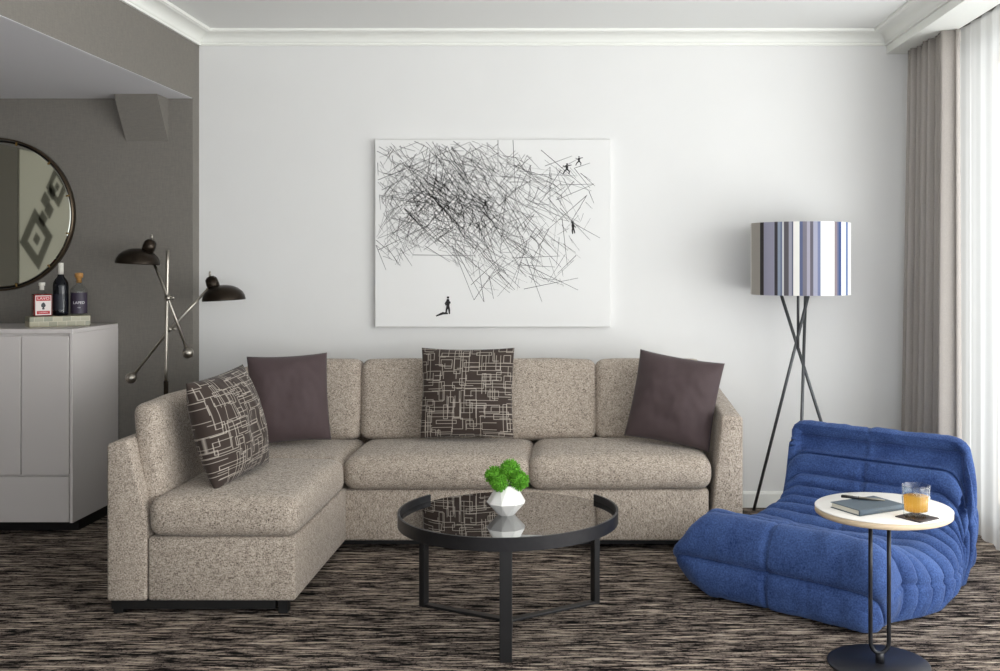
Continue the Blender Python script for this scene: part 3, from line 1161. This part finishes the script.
rows = [ribbed(0, .034, 0), ribbed(.002, .036, .0007), ribbed(.008, .037, .0016), ribbed(.060, .041, .0016), ribbed(.068, .0412, 0), ribbed(.098, .0425, 0), ribbed(.0995, .0418, 0), ribbed(.098, .0406, 0), ribbed(.0185, .0345, 0)]
R_ = [[b.verts.new(p) for p in r] for r in rows]
for A, B in zip(R_, R_[1:]):
    for k in range(SEG):
        b.faces.new((A[k], A[(k + 1) % SEG], B[(k + 1) % SEG], B[k]))
b.faces.new(list(reversed(R_[0]))); b.faces.new(R_[-1])
bmesh.ops.recalc_face_normals(b, faces=b.faces)
obj('glass_body', b, M_clear, tum)
mw, n_, l_, p_ = base_mat('whisky')
p_.inputs['Base Color'].default_value = lin(255, 208, 112)
p_.inputs['Roughness'].default_value = .15
wt = n_.new('ShaderNodeBsdfTransparent'); wt.inputs['Color'].default_value = lin(255, 222, 150)
wd = n_.new('ShaderNodeBsdfTranslucent'); wd.inputs['Color'].default_value = lin(255, 214, 122)
wx = n_.new('ShaderNodeMixShader'); wx.inputs[0].default_value = .55
wy = n_.new('ShaderNodeMixShader'); wy.inputs[0].default_value = .58
l_.new(p_.outputs[0], wx.inputs[1]); l_.new(wd.outputs[0], wx.inputs[2])
l_.new(wx.outputs[0], wy.inputs[1]); l_.new(wt.outputs[0], wy.inputs[2])
l_.new(wy.outputs[0], n_['Material Output'].inputs['Surface'])
obj('whisky', add_lathe(BM(), [(0, .020), (.0343, .020), (.0378, .064), (0, .064)], 48, T((gx, gy, gz))), mw, tum, label='amber whisky filling two thirds of the glass')
b = BM()
ice = add_box(BM(), -.017, .017, -.017, .017, -.017, .017, bevel=.004, mtx=T((gx - .004, gy, gz + .055)) @ Matrix.Rotation(.6, 4, 'Z') @ Matrix.Rotation(.3, 4, 'X'))
io = obj('ice_cube', ice, M_clear)
tag(io, 'clear ice cube floating in the whisky tumbler', 'ice')

# ---------------------------------------------------------------- tripod floor lamp
LX, LY = 1.134, 5.20
fl = thing('tripod_lamp', 'tripod floor lamp with a striped drum shade beside the sofa arm', 'floor lamp', (LX, LY, 0))
ZB, ZT, RS = 1.150, 1.512, .250
stripes = [(0, (196, 190, 182)), (.05, (74, 70, 72)), (.078, (186, 184, 204)), (.165, (82, 78, 84)), (.19, (172, 182, 202)), (.215, (124, 136, 166)), (.23, (240, 240, 240)),
           (.245, (110, 106, 112)), (.285, (176, 176, 190)), (.315, (98, 102, 124)), (.325, (248, 246, 240)), (.385, (102, 110, 144)), (.415, (134, 130, 140)), (.455, (176, 172, 186)),
           (.485, (112, 108, 118)), (.515, (172, 172, 190)), (.56, (124, 132, 164)), (.59, (252, 251, 248)), (.735, (150, 136, 140)), (.765, (116, 120, 148)), (.785, (76, 96, 142)), (.815, (252, 251, 250)),
           (.875, (120, 140, 186)), (.905, (252, 252, 250)), (.972, (104, 90, 84)), (.99, (150, 140, 130))]


def stripe(x01):
    c = stripes[0][1]
    for p, k in stripes:
        if x01 >= p:
            c = k
    return lin(*c)


b = BM()
cl = b.verts.layers.float_color.new('weave')
SEG = 720
cols = []
for rr in (RS, RS - .004):
    for z in (ZB, ZT):
        row = []
        for k in range(SEG):
            a = 2 * PI * k / SEG
            v = b.verts.new((LX + rr * math.cos(a), LY + rr * math.sin(a), z))
            v[cl] = stripe((math.cos(a) + 1) / 2) if math.sin(a) < 0 else stripe((1 + math.cos(a + 2.0)) / 2)
            row.append(v)
        cols.append(row)
for A, B in ((0, 1), (3, 2), (1, 3), (2, 0)):
    for k in range(SEG):
        k2 = (k + 1) % SEG
        b.faces.new((cols[A][k], cols[A][k2], cols[B][k2], cols[B][k]))
bmesh.ops.recalc_face_normals(b, faces=b.faces)
obj('lamp_shade', b, M_shade, fl, label='drum shade with vertical grey, white and blue stripes')
M_leg = mat('dark_iron', (86, 88, 90), .4, metal=.5)
for top, foot in (((-.105, .0), (.275, .06)), ((.035, -.05), (-.203, .205)), ((.040, .06), (-.05, -.185))):
    p0 = Vector((LX + top[0], LY + top[1], 1.17))
    p1 = Vector((LX + foot[0], LY + foot[1], 0.0))
    obj('leg', add_tube(BM(), [p0, p1], .0084, 12), M_leg, fl)
obj('stem', add_tube(BM(), [(LX - .012, LY, .88), (LX - .012, LY, 1.34)], .007, 12), M_leg, fl)
b = BM()
for k in range(3):
    a = 2 * PI * k / 3 + .4
    add_tube(b, [(LX - .012, LY, 1.30), (LX + (RS - .003) * math.cos(a), LY + (RS - .003) * math.sin(a), 1.30)], .003, 8)
obj('shade_spider', b, M_leg, fl)
bulb = add_lathe(BM(), [(0, 1.44), (.022, 1.432), (.03, 1.41), (.024, 1.38), (.014, 1.36), (.014, 1.335)], 24, T((LX - .012, LY, 0)))
obj('bulb', bulb, M_ceramic, fl)

# ---------------------------------------------------------------- two-armed reading lamp behind the chaise
D = 5.17
rl = thing('reading_lamp', 'nickel two-armed floor lamp with dark domed heads behind the chaise', 'floor lamp', (at(166, 392, D).x, D, 0))
px = at(166, 392, D).x
obj('base', add_lathe(BM(), [(0, 0), (.125, 0), (.13, .004), (.13, .018), (.12, .024), (.02, .028), (0, .028)], 56, T((px, D, 0))), M_bronze, rl)
zt, zm = at(166, 250, D).z, at(166, 381, D).z
obj('lower_pole', add_tube(BM(), [(px, D, .02), (px, D, zm)], .0125, 16), M_bronze, rl, label='dark lower pole')
obj('pole', add_tube(BM(), [(px, D, zm - .005), (px, D, zm + .05), (px + .008, D, zt - .06), (px + .008, D, zt)], .0085, 16), M_chrome, rl)


def lamp_arm(pv, end_hi, end_lo, yoff, head, flip):
    P0, H, Lo = at(*pv, D - yoff), at(*end_hi, D - yoff), at(*end_lo, D - yoff)
    arm_ = obj('arm', add_tube(BM(), [Lo, P0, H], .0068, 14), M_chrome, rl)
    bb = BM(); bmesh.ops.create_uvsphere(bb, u_segments=24, v_segments=16, radius=.028); bb.transform(T(Lo))
    obj('counterweight', bb, M_chrome, arm_)
    hub = add_tube(BM(), [P0 + Vector((0, -.014, 0)), P0 + Vector((0, yoff + .012, 0))], .014, 16)
    obj('pivot', hub, M_chrome, arm_)
    kn = add_tube(BM(), [P0 + Vector((.012, -.006, 0)), P0 + Vector((.034, -.006, 0))], .006, 12)
    obj('pivot_knob', kn, M_chrome, arm_)
    # head: flattened dome with a tilted collar on top
    hc = at(*head, D - yoff)
    r = .106
    prof = [(r, 0), (r * 1.0, .006), (r * .965, .024), (r * .86, .044), (r * .68, .061), (r * .45, .073), (r * .2, .079), (0, .080)]
    inner = [(0, .074), (r * .42, .067), (r * .65, .055), (r * .83, .039), (r * .94, .02), (r * .975, 0)]
    tilt = T(hc) @ Matrix.Rotation(math.radians(-3 * flip), 4, 'Y')
    hd_ = obj('lamp_head', add_lathe(BM(), inner + prof, 56, tilt, caps=False), M_bronze, arm_)
    cb = add_lathe(BM(), [(.0, .050), (.030, .052), (.032, .085), (.029, .108), (.018, .120), (0, .123)], 28,
                   T(hc + Vector((-.030 * flip, 0, .008))) @ Matrix.Rotation(math.radians(-20 * flip), 4, 'Y'))
    obj('collar', cb, M_bronze, hd_)
    top = hc + Vector((-.030 * flip, 0, .008)) + Vector((-math.sin(math.radians(20)) * .123 * flip, 0, .115))
    obj('switch_knob', add_tube(BM(), [top - Vector((0, 0, .004)), top + Vector((0, 0, .016)), top + Vector((0, 0, .026))], [.005, .006, .004], 12), M_chrome, hd_)
    obj('swivel', add_tube(BM(), [H, H + Vector((.014 * flip, 0, .012)), hc + Vector((-.045 * flip, 0, .075))], [.009, .010, .008], 12), M_chrome, hd_)


lamp_arm((168, 298), (151, 256), (188, 353), .030, (137.5, 264), -1)
lamp_arm((170, 329), (207, 290), (131, 378), -.030, (224, 300.5), 1)

# ---------------------------------------------------------------- white cabinet
CXR, CYF, CZT = -2.428, 4.90, .992
CXL = CXR - 5 * .232 - .03
cb = thing('cabinet', 'white lacquer sideboard under the round mirror against the grey wall', 'cabinet', ((CXL + CXR) / 2, 5.14, 0))
obj('carcass', box(CXL, CXR, CYF + .018, YA - .004, .06, CZT - .022, bevel=.002), M_lacquer, cb, smooth=False)
obj('cabinet_top', box(CXL, CXR + .0, CYF, YA - .004, CZT - .022, CZT, bevel=.003), M_lacquer, cb, smooth=False)
obj('side_panel', box(CXR - .014, CXR + .0005, CYF, YA - .004, .0605, CZT - .0225, bevel=.001), M_lacquer, cb, smooth=False)
for k in range(5):
    x1 = CXR - .018 - k * .232
    dr = obj('door', box(x1 - .2275, x1, CYF - .001, CYF + .017, .292, CZT - .034, bevel=.002), M_lacquer, cb, smooth=False)
for k in range(2):
    x1 = CXR - .018 - k * .62
    obj('drawer', box(x1 - .615, x1, CYF - .001, CYF + .017, .064, .283, bevel=.002), M_lacquer, cb, smooth=False)
obj('plinth', box(CXL + .02, CXR - .02, CYF + .10, YA - .03, 0, .061), M_blackwood, cb, smooth=False)

# inlaid riser with three bottles
ry = math.radians(38)
m, n, l, p = base_mat('mother_of_pearl')
tc = n.new('ShaderNodeTexCoord')
bk = n.new('ShaderNodeTexBrick')
bk.inputs['Scale'].default_value = 1.0
bk.inputs['Brick Width'].default_value = .042
bk.inputs['Row Height'].default_value = .0262
bk.inputs['Mortar Size'].default_value = .0012
bk.inputs['Color1'].default_value = lin(158, 152, 124)
bk.inputs['Color2'].default_value = lin(122, 122, 98)
bk.inputs['Mortar'].default_value = lin(176, 168, 142)
mp = n.new('ShaderNodeMapping'); mp.inputs['Rotation'].default_value = (PI / 2, 0, 0)
l.new(tc.outputs['Object'], mp.inputs[0]); l.new(mp.outputs[0], bk.inputs[0])
l.new(bk.outputs[0], p.inputs['Base Color'])
p.inputs['Roughness'].default_value = .3
bx0 = Vector((-2.700, 5.02, CZT))
riser = obj('display_riser', add_box(BM(), 0, .278, 0, .118, 0, .052, bevel=.002), m, smooth=False)
tag(riser, 'low shell-tiled riser box turned at an angle on the sideboard, holding bottles', 'box')
riser.location = bx0
riser.rotation_euler = (0, 0, ry)


def on_riser(u, v):
    return Vector((bx0.x + u * math.cos(ry) - v * math.sin(ry), bx0.y + u * math.sin(ry) + v * math.cos(ry), CZT + .052))


M_red_liq = mat('red_liquor', (112, 22, 14), .12, coat=.6)
M_winebottle = mat('dark_wine_glass', (10, 12, 20), .08, spec=.35, coat=.1)
M_white_label = mat('white_label', (228, 218, 214), .6)
M_red_ink = mat('red_ink', (186, 58, 62), .6)
M_dark_ink = mat('dark_ink', (60, 60, 66), .6)
M_capsule = mat('white_capsule', (220, 216, 206), .4)
M_cork = mat('cork_stopper', (176, 128, 70), .6, noise_amt=.2, noise_scale=120)
M_purple = mat('purple_label', (52, 42, 60), .5)
M_silver = mat('silver_ink', (206, 204, 206), .4)


def face_label(w, h, y, z0, parent, name, m, thick=.0008):
    return obj(name, box(-w / 2, w / 2, y - thick, y, z0, z0 + h), m, parent, smooth=False, local=True)


def lettering(s, size, y, z, parent, m, name='lettering', sx=1.0):
    b = text_mesh(s, size)
    b.transform(T((0, y, z)) @ Matrix.Rotation(PI / 2, 4, 'X') @ Matrix.Diagonal((sx, 1, 1, 1)))
    return obj(name, b, m, parent, smooth=False, local=True)


# 1 square flask
q = on_riser(.066, .060)
b1 = thing('liquor_bottle', 'square red liquor bottle with a white and red label on the riser', 'bottle', tuple(q), math.radians(42), 'bottles on the riser')
bm_ = box(-.043, .043, -.026, .026, 0, .112, bevel=.007, seg=3)
obj('bottle_body', bm_, M_red_liq, b1, local=True)
obj('shoulder', add_lathe(BM(), [(.024, .1115), (.020, .116), (.0135, .121), (.0125, .13), (0, .13)], 32), M_clear, b1, local=True)
obj('stopper', add_lathe(BM(), [(0, .1305), (.0105, .1305), (.0105, .150), (.015, .153), (.0155, .167), (.013, .169), (0, .169)], 32), M_capsule, b1, local=True, label='white stopper')
lb = face_label(.072, .098, -.0262, .006, b1, 'label', M_white_label)
bn = BM()
add_box(bn, -.033, .033, -.0276, -.0271, .077, .100)
obj('label_banner', bn, M_red_ink, lb, smooth=False, local=True)
bn = BM()
add_box(bn, -.030, .030, -.0276, -.0271, .011, .027)
obj('label_banner', bn, M_red_ink, lb, smooth=False, local=True)
lettering('LAVO', .019, -.0279, .0885, lb, M_white_label, sx=1.15)
lettering('CAMPARO', .0085, -.0279, .019, lb, M_white_label)
em = add_lathe(BM(), [(0, 0), (.004, 0), (.006, .004), (.0035, .010), (.009, .014), (.011, .022), (.007, .030), (.003, .034), (0, .036)], 16, T((0, -.0271, .034)) @ Matrix.Diagonal((1, .08, 1, 1)))
obj('label_emblem', em, M_dark_ink, lb, local=True)
# 2 wine bottle
q = on_riser(.153, .064)
b2 = thing('wine_bottle', 'tall dark wine bottle with a white capsule between two shorter bottles', 'bottle', tuple(q), 0, 'bottles on the riser')
obj('bottle_body', add_lathe(BM(), [(0, .004), (.03, 0), (.036, .004), (.0365, .02), (.0365, .150), (.034, .168), (.026, .184), (.017, .196), (.0128, .210), (.0125, .262), (0, .262)], 48), M_winebottle, b2, local=True)
obj('capsule', add_lathe(BM(), [(.0132, .206), (.0132, .240), (.0130, .264), (.012, .267), (0, .267)], 32), M_capsule, b2, local=True, label='white foil capsule')
M_navy = mat('navy_label', (22, 26, 38), .5)
lbw = BM()
seg = 14
for k in range(seg):
    a0, a1 = -PI / 2 - .75 + 1.5 * k / seg, -PI / 2 - .75 + 1.5 * (k + 1) / seg
    f = [lbw.verts.new((.0369 * math.cos(a), .0369 * math.sin(a), z)) for a, z in ((a0, .03), (a1, .03), (a1, .11), (a0, .11))]
    lbw.faces.new(f)
bmesh.ops.remove_doubles(lbw, verts=lbw.verts, dist=1e-6)
obj('label', lbw, M_navy, b2, local=True)
# 3 gin bottle
q = on_riser(.236, .057)
b3 = thing('spirit_bottle', 'clear round spirit bottle with a purple label and cork stopper', 'bottle', tuple(q), math.radians(26), 'bottles on the riser')
obj('bottle_body', add_lathe(BM(), [(0, .003), (.036, 0), (.041, .004), (.0415, .02), (.0415, .122), (.039, .134), (.030, .144), (.018, .152), (.0155, .160), (.0155, .178), (0, .178)], 48), M_clear, b3, local=True)
M_gin = thin_glass('clear_spirit', (.80, .82, .80, 1), 1.33)
obj('spirit', add_lathe(BM(), [(0, .006), (.037, .006), (.038, .112), (0, .112)], 40), M_gin, b3, local=True)
lbw = BM()
seg = 24
for k in range(seg):
    a0, a1 = -PI / 2 - 1.15 + 2.3 * k / seg, -PI / 2 - 1.15 + 2.3 * (k + 1) / seg
    lbw.faces.new([lbw.verts.new((.0419 * math.cos(a), .0419 * math.sin(a), z)) for a, z in ((a0, .010), (a1, .010), (a1, .116), (a0, .116))])
bmesh.ops.remove_doubles(lbw, verts=lbw.verts, dist=1e-6)
lb3 = obj('label', lbw, M_purple, b3, local=True, label='dark purple label')


def curved_text(s, size, R, z):
    b = text_mesh(s, size)
    for v in b.verts:
        a = v.co.x / R
        rr = R + .0004 + v.co.z
        v.co = Vector((rr * math.sin(a), -rr * math.cos(a), z + v.co.y))
    return b


obj('lettering', curved_text('LAPED', .0195, .042, .064), M_silver, lb3, smooth=False, local=True)
obj('lettering', curved_text('GIN', .008, .042, .040), M_silver, lb3, smooth=False, local=True)
obj('stopper', add_lathe(BM(), [(0, .165), (.0125, .165), (.0125, .190), (.019, .192), (.020, .212), (.0165, .216), (0, .217)], 36), M_cork, b3, local=True, label='cork stopper')

# ---------------------------------------------------------------- round mirror
MX, MY, MZ, MR = at(-3, 214.5, 5.36).x, 5.36, at(-3, 214.5, 5.36).z, .402
mi = thing('round_mirror', 'large round mirror in a thin dark metal rim on the grey wall', 'mirror', (MX, YA - .002, MZ))
fm = T((MX, 0, MZ)) @ Matrix.Rotation(PI / 2, 4, 'X')
gl = add_lathe(BM(), [(0, 0), (.384, 0), (.384, .004), (.380, .006), (0, .006)], 128, T((MX, YA - .018, MZ)) @ Matrix.Rotation(PI / 2, 4, 'X'))
obj('mirror_glass', gl, M_mirror, mi, smooth=False)
b = BM()
tr_pts = lambda R, y: [(MX + R * math.cos(2 * PI * k / 128), y, MZ + R * math.sin(2 * PI * k / 128)) for k in range(128)]
add_lathe(b, [(.3945, -.0), (.402, 0), (.402, .034), (.3945, .034)], 128, T((MX, YA - .002, MZ)) @ Matrix.Rotation(PI / 2, 4, 'X'), caps=False)
# close the inner wall of the rim
add_lathe(b, [(.3945, .034), (.3945, 0)], 128, T((MX, YA - .002, MZ)) @ Matrix.Rotation(PI / 2, 4, 'X'), caps=False)
obj('rim', b, mat('aged_bronze', (88, 76, 62), .35, metal=.8), mi)
obj('back_plate', add_lathe(BM(), [(0, 0), (.390, 0), (.390, .012), (0, .012)], 96, T((MX, YA - .003, MZ)) @ Matrix.Rotation(PI / 2, 4, 'X')), M_blackwood, mi)
for k in range(12):
    a = 2 * PI * k / 12 + math.radians(15)
    c, s = math.cos(a), math.sin(a)
    obj('clip', add_tube(BM(), [(MX + .374 * c, YA - .027, MZ + .374 * s), (MX + .396 * c, YA - .027, MZ + .396 * s)], .0045, 8), M_brass, mi)

# woven hanging on the side wall of the alcove, seen only in the mirror
M_hang = mat('pale_woven_cloth', (214, 211, 198), .9)
M_fret = mat('grey_woven_cloth', (104, 102, 92), .9)
hg = thing('wall_hanging', 'woven hanging with a grey diamond fret, reflected in the round mirror', 'wall hanging', (-4.19, 2.85, 1.75))
obj('cloth', box(-4.198, -4.19, 2.0, 3.08, 0.5, 2.17), M_hang, hg, smooth=False)
b = BM()


def fret(cy, cz, s, hole):
    for (u0, u1, w0, w1) in ((-s, s, s * .55, s), (-s, s, -s, -s * .55), (-s, -s * .55, -s * .55, s * .55), (s * .55, s, -s * .55, s * .55)):
        add_box(b, -4.1895, -4.186, u0, u1, w0, w1, mtx=T((0, cy, cz)) @ Matrix.Rotation(math.radians(38), 4, 'X'))
    if hole:
        add_box(b, -4.1895, -4.186, -s * .22, s * .22, -s * .22, s * .22, mtx=T((0, cy, cz)) @ Matrix.Rotation(math.radians(38), 4, 'X'))


fret(2.84, 1.50, .17, True)
fret(2.53, 1.93, .12, True)
for k in range(4):
    add_box(b, -4.1895, -4.186, -.05, .05, -.05, .05, mtx=T((0, 2.75 - .075 * (k % 2) - .02 * k, 1.66 + .075 * k)) @ Matrix.Rotation(math.radians(38), 4, 'X'))
obj('fret_pattern', b, M_fret, hg, smooth=False)

# ---------------------------------------------------------------- canvas with a tangle of ink lines
DA = 5.445
c0, c1 = at(375, 327, DA), at(610.5, 139.5, DA)
ax0, ax1, az0, az1 = c0.x, c1.x, c0.z, c1.z
art = thing('wall_art', 'white canvas with a tangle of black ink lines above the sofa', 'picture', ((ax0 + ax1) / 2, YB, (az0 + az1) / 2))
M_canvas = mat('primed_canvas', (230, 229, 227), .8)
M_ink = mat('black_ink', (34, 32, 32), .8)
obj('canvas', box(ax0, ax1, DA, YB - .001, az0, az1, bevel=.003), M_canvas, art, smooth=False)
rng = random.Random(17)
poly = [(376, 141), (500, 141), (523, 154), (557, 160), (592, 176), (606, 190), (590, 225), (582, 262), (560, 292), (520, 290), (484, 302), (452, 262), (432, 246), (398, 268), (376, 262)]


def inside(x, y):
    c = False
    for i in range(len(poly)):
        (xa, ya), (xb, yb) = poly[i], poly[i - 1]
        if (ya > y) != (yb > y) and x < (xb - xa) * (y - ya) / (yb - ya) + xa:
            c = not c
    return c


ink = BM()


def ink_line(x0, y0, x1, y1, w):
    p0, p1 = at(x0, y0, DA), at(x1, y1, DA)
    d = (p1 - p0)
    if d.length < 1e-4:
        return
    d.normalize()
    nn = Vector((-d.z, 0, d.x)) * w / 2
    y = DA - .0006
    v = [ink.verts.new((q.x, y, q.z)) for q in (p0 - nn, p1 - nn * .6, p1 + nn * .6, p0 + nn)]
    ink.faces.new(v)


cnt = 0
while cnt < 1250:
    if rng.random() < .68:
        x, y = rng.gauss(448, 46), rng.gauss(194, 36)
    else:
        x, y = rng.uniform(376, 592), rng.uniform(141, 290)
    ang = rng.choice((rng.uniform(0, PI), rng.gauss(.6, .25), rng.gauss(2.2, .3), rng.gauss(1.0, .2)))
    L = min(75, rng.expovariate(1 / 17.0) + 7)
    x1, y1 = x + L * math.cos(ang), y + L * math.sin(ang)
    if inside(x, y) and inside(x1, y1) and 376 < min(x, x1) and y1 > 141:
        ink_line(x, y, x1, y1, rng.choice((.0012, .0016, .0020, .0028)))
        cnt += 1
for L in ((452, 245, 474, 300), (474, 300, 500, 262), (456, 250, 484, 302), (484, 302, 478, 262), (471, 285, 503, 255), (498, 140, 498, 170), (513, 140, 516, 205), (478, 198, 520, 268),
          (482, 215, 500, 272), (470, 205, 492, 258), (520, 262, 578, 290), (524, 289, 578, 278), (498, 272, 515, 290), (526, 258, 542, 302), (541, 150, 560, 166), (561, 168, 576, 160), (541, 150, 590, 192),
          (545, 166, 572, 156), (586, 196, 545, 232), (587, 195, 571, 222), (571, 222, 600, 238), (560, 208, 590, 240), (574, 168, 590, 188), (560, 185, 594, 184), (556, 200, 594, 184), (575, 168, 590, 163),
          (376, 245, 386, 270), (376, 240, 390, 252), (400, 248, 412, 266), (425, 246, 450, 262), (378, 180, 470, 142), (382, 190, 440, 160), (378, 250, 430, 225), (400, 160, 480, 250), (420, 190, 480, 226),
          (510, 182, 545, 182), (512, 258, 560, 256), (520, 265, 555, 267), (530, 165, 530, 202), (550, 167, 550, 215), (505, 195, 556, 222), (430, 152, 424, 215), (424, 200, 452, 222), (425, 190, 520, 288), (440, 150, 505, 230)):
    ink_line(*L, .0028)
obj('ink_drawing', ink, M_ink, art, smooth=False)


def ink_figure(cx, foot, h, pose, name='ink_figure'):
    """tiny climbing or standing figure, drawn as one silhouette on the canvas"""
    b = BM()
    s = h / 18.0

    def blob(pts, w):
        pts = [at(cx + x * s, foot - y * s, DA - .0012) for x, y in pts]
        add_tube(b, pts, [k * s * DA / F for k in w], 6)
    blob([(0, 17.5), (0, 15.5)], [1.3, 1.3])
    blob([(0, 15), (-.2, 12), (0, 8.5)], [1.2, 2.4, 1.7])
    for leg_pts, arm_pts in zip(pose[0], pose[1]):
        blob([(0, 8.8)] + leg_pts, [1.4, 1.1, .8])
        blob([(0, 13.5)] + arm_pts, [.9, .8, .6])
    b.transform(T((0, 0, 0)))
    for v in b.verts:
        v.co.y = DA - .0012 + (v.co.y - (DA - .0012)) * .05
    return obj(name, b, M_ink, art, smooth=False)


stand = ([[(-1.4, 4.5), (-2.2, 0)], [(1.2, 4.5), (1.4, 0)]], [[(-2.8, 10.5), (-1.8, 8.5)], [(2.4, 10.8), (1.8, 12.5)]])
climb = ([[(-3.5, 6), (-6, 1)], [(3.5, 5.5), (3, 1)]], [[(-4, 12), (-6, 14.5)], [(4, 14.5), (7, 15)]])
hang = ([[(-1, 5), (-.5, 0)], [(1.5, 5), (2.5, 1)]], [[(-2, 16), (-1, 20)], [(2, 11), (4, 9)]])
ink_figure(448, 314, 18, stand)
ink_figure(567, 175, 12, climb)
ink_figure(579, 166, 10, climb)
ink_figure(573, 234, 13, hang)
ink_figure(485.5, 210, 11, climb)
b = BM()
add_tube(b, [at(448, 313.5, DA - .0009), at(443, 313.2, DA - .0009), at(436, 316, DA - .0009)], [.004, .008, .004], 6)
for v in b.verts:
    v.co.y = DA - .0009 + (v.co.y - (DA - .0009)) * .05
obj('ink_figure_shadow', b, M_ink, art, smooth=False)
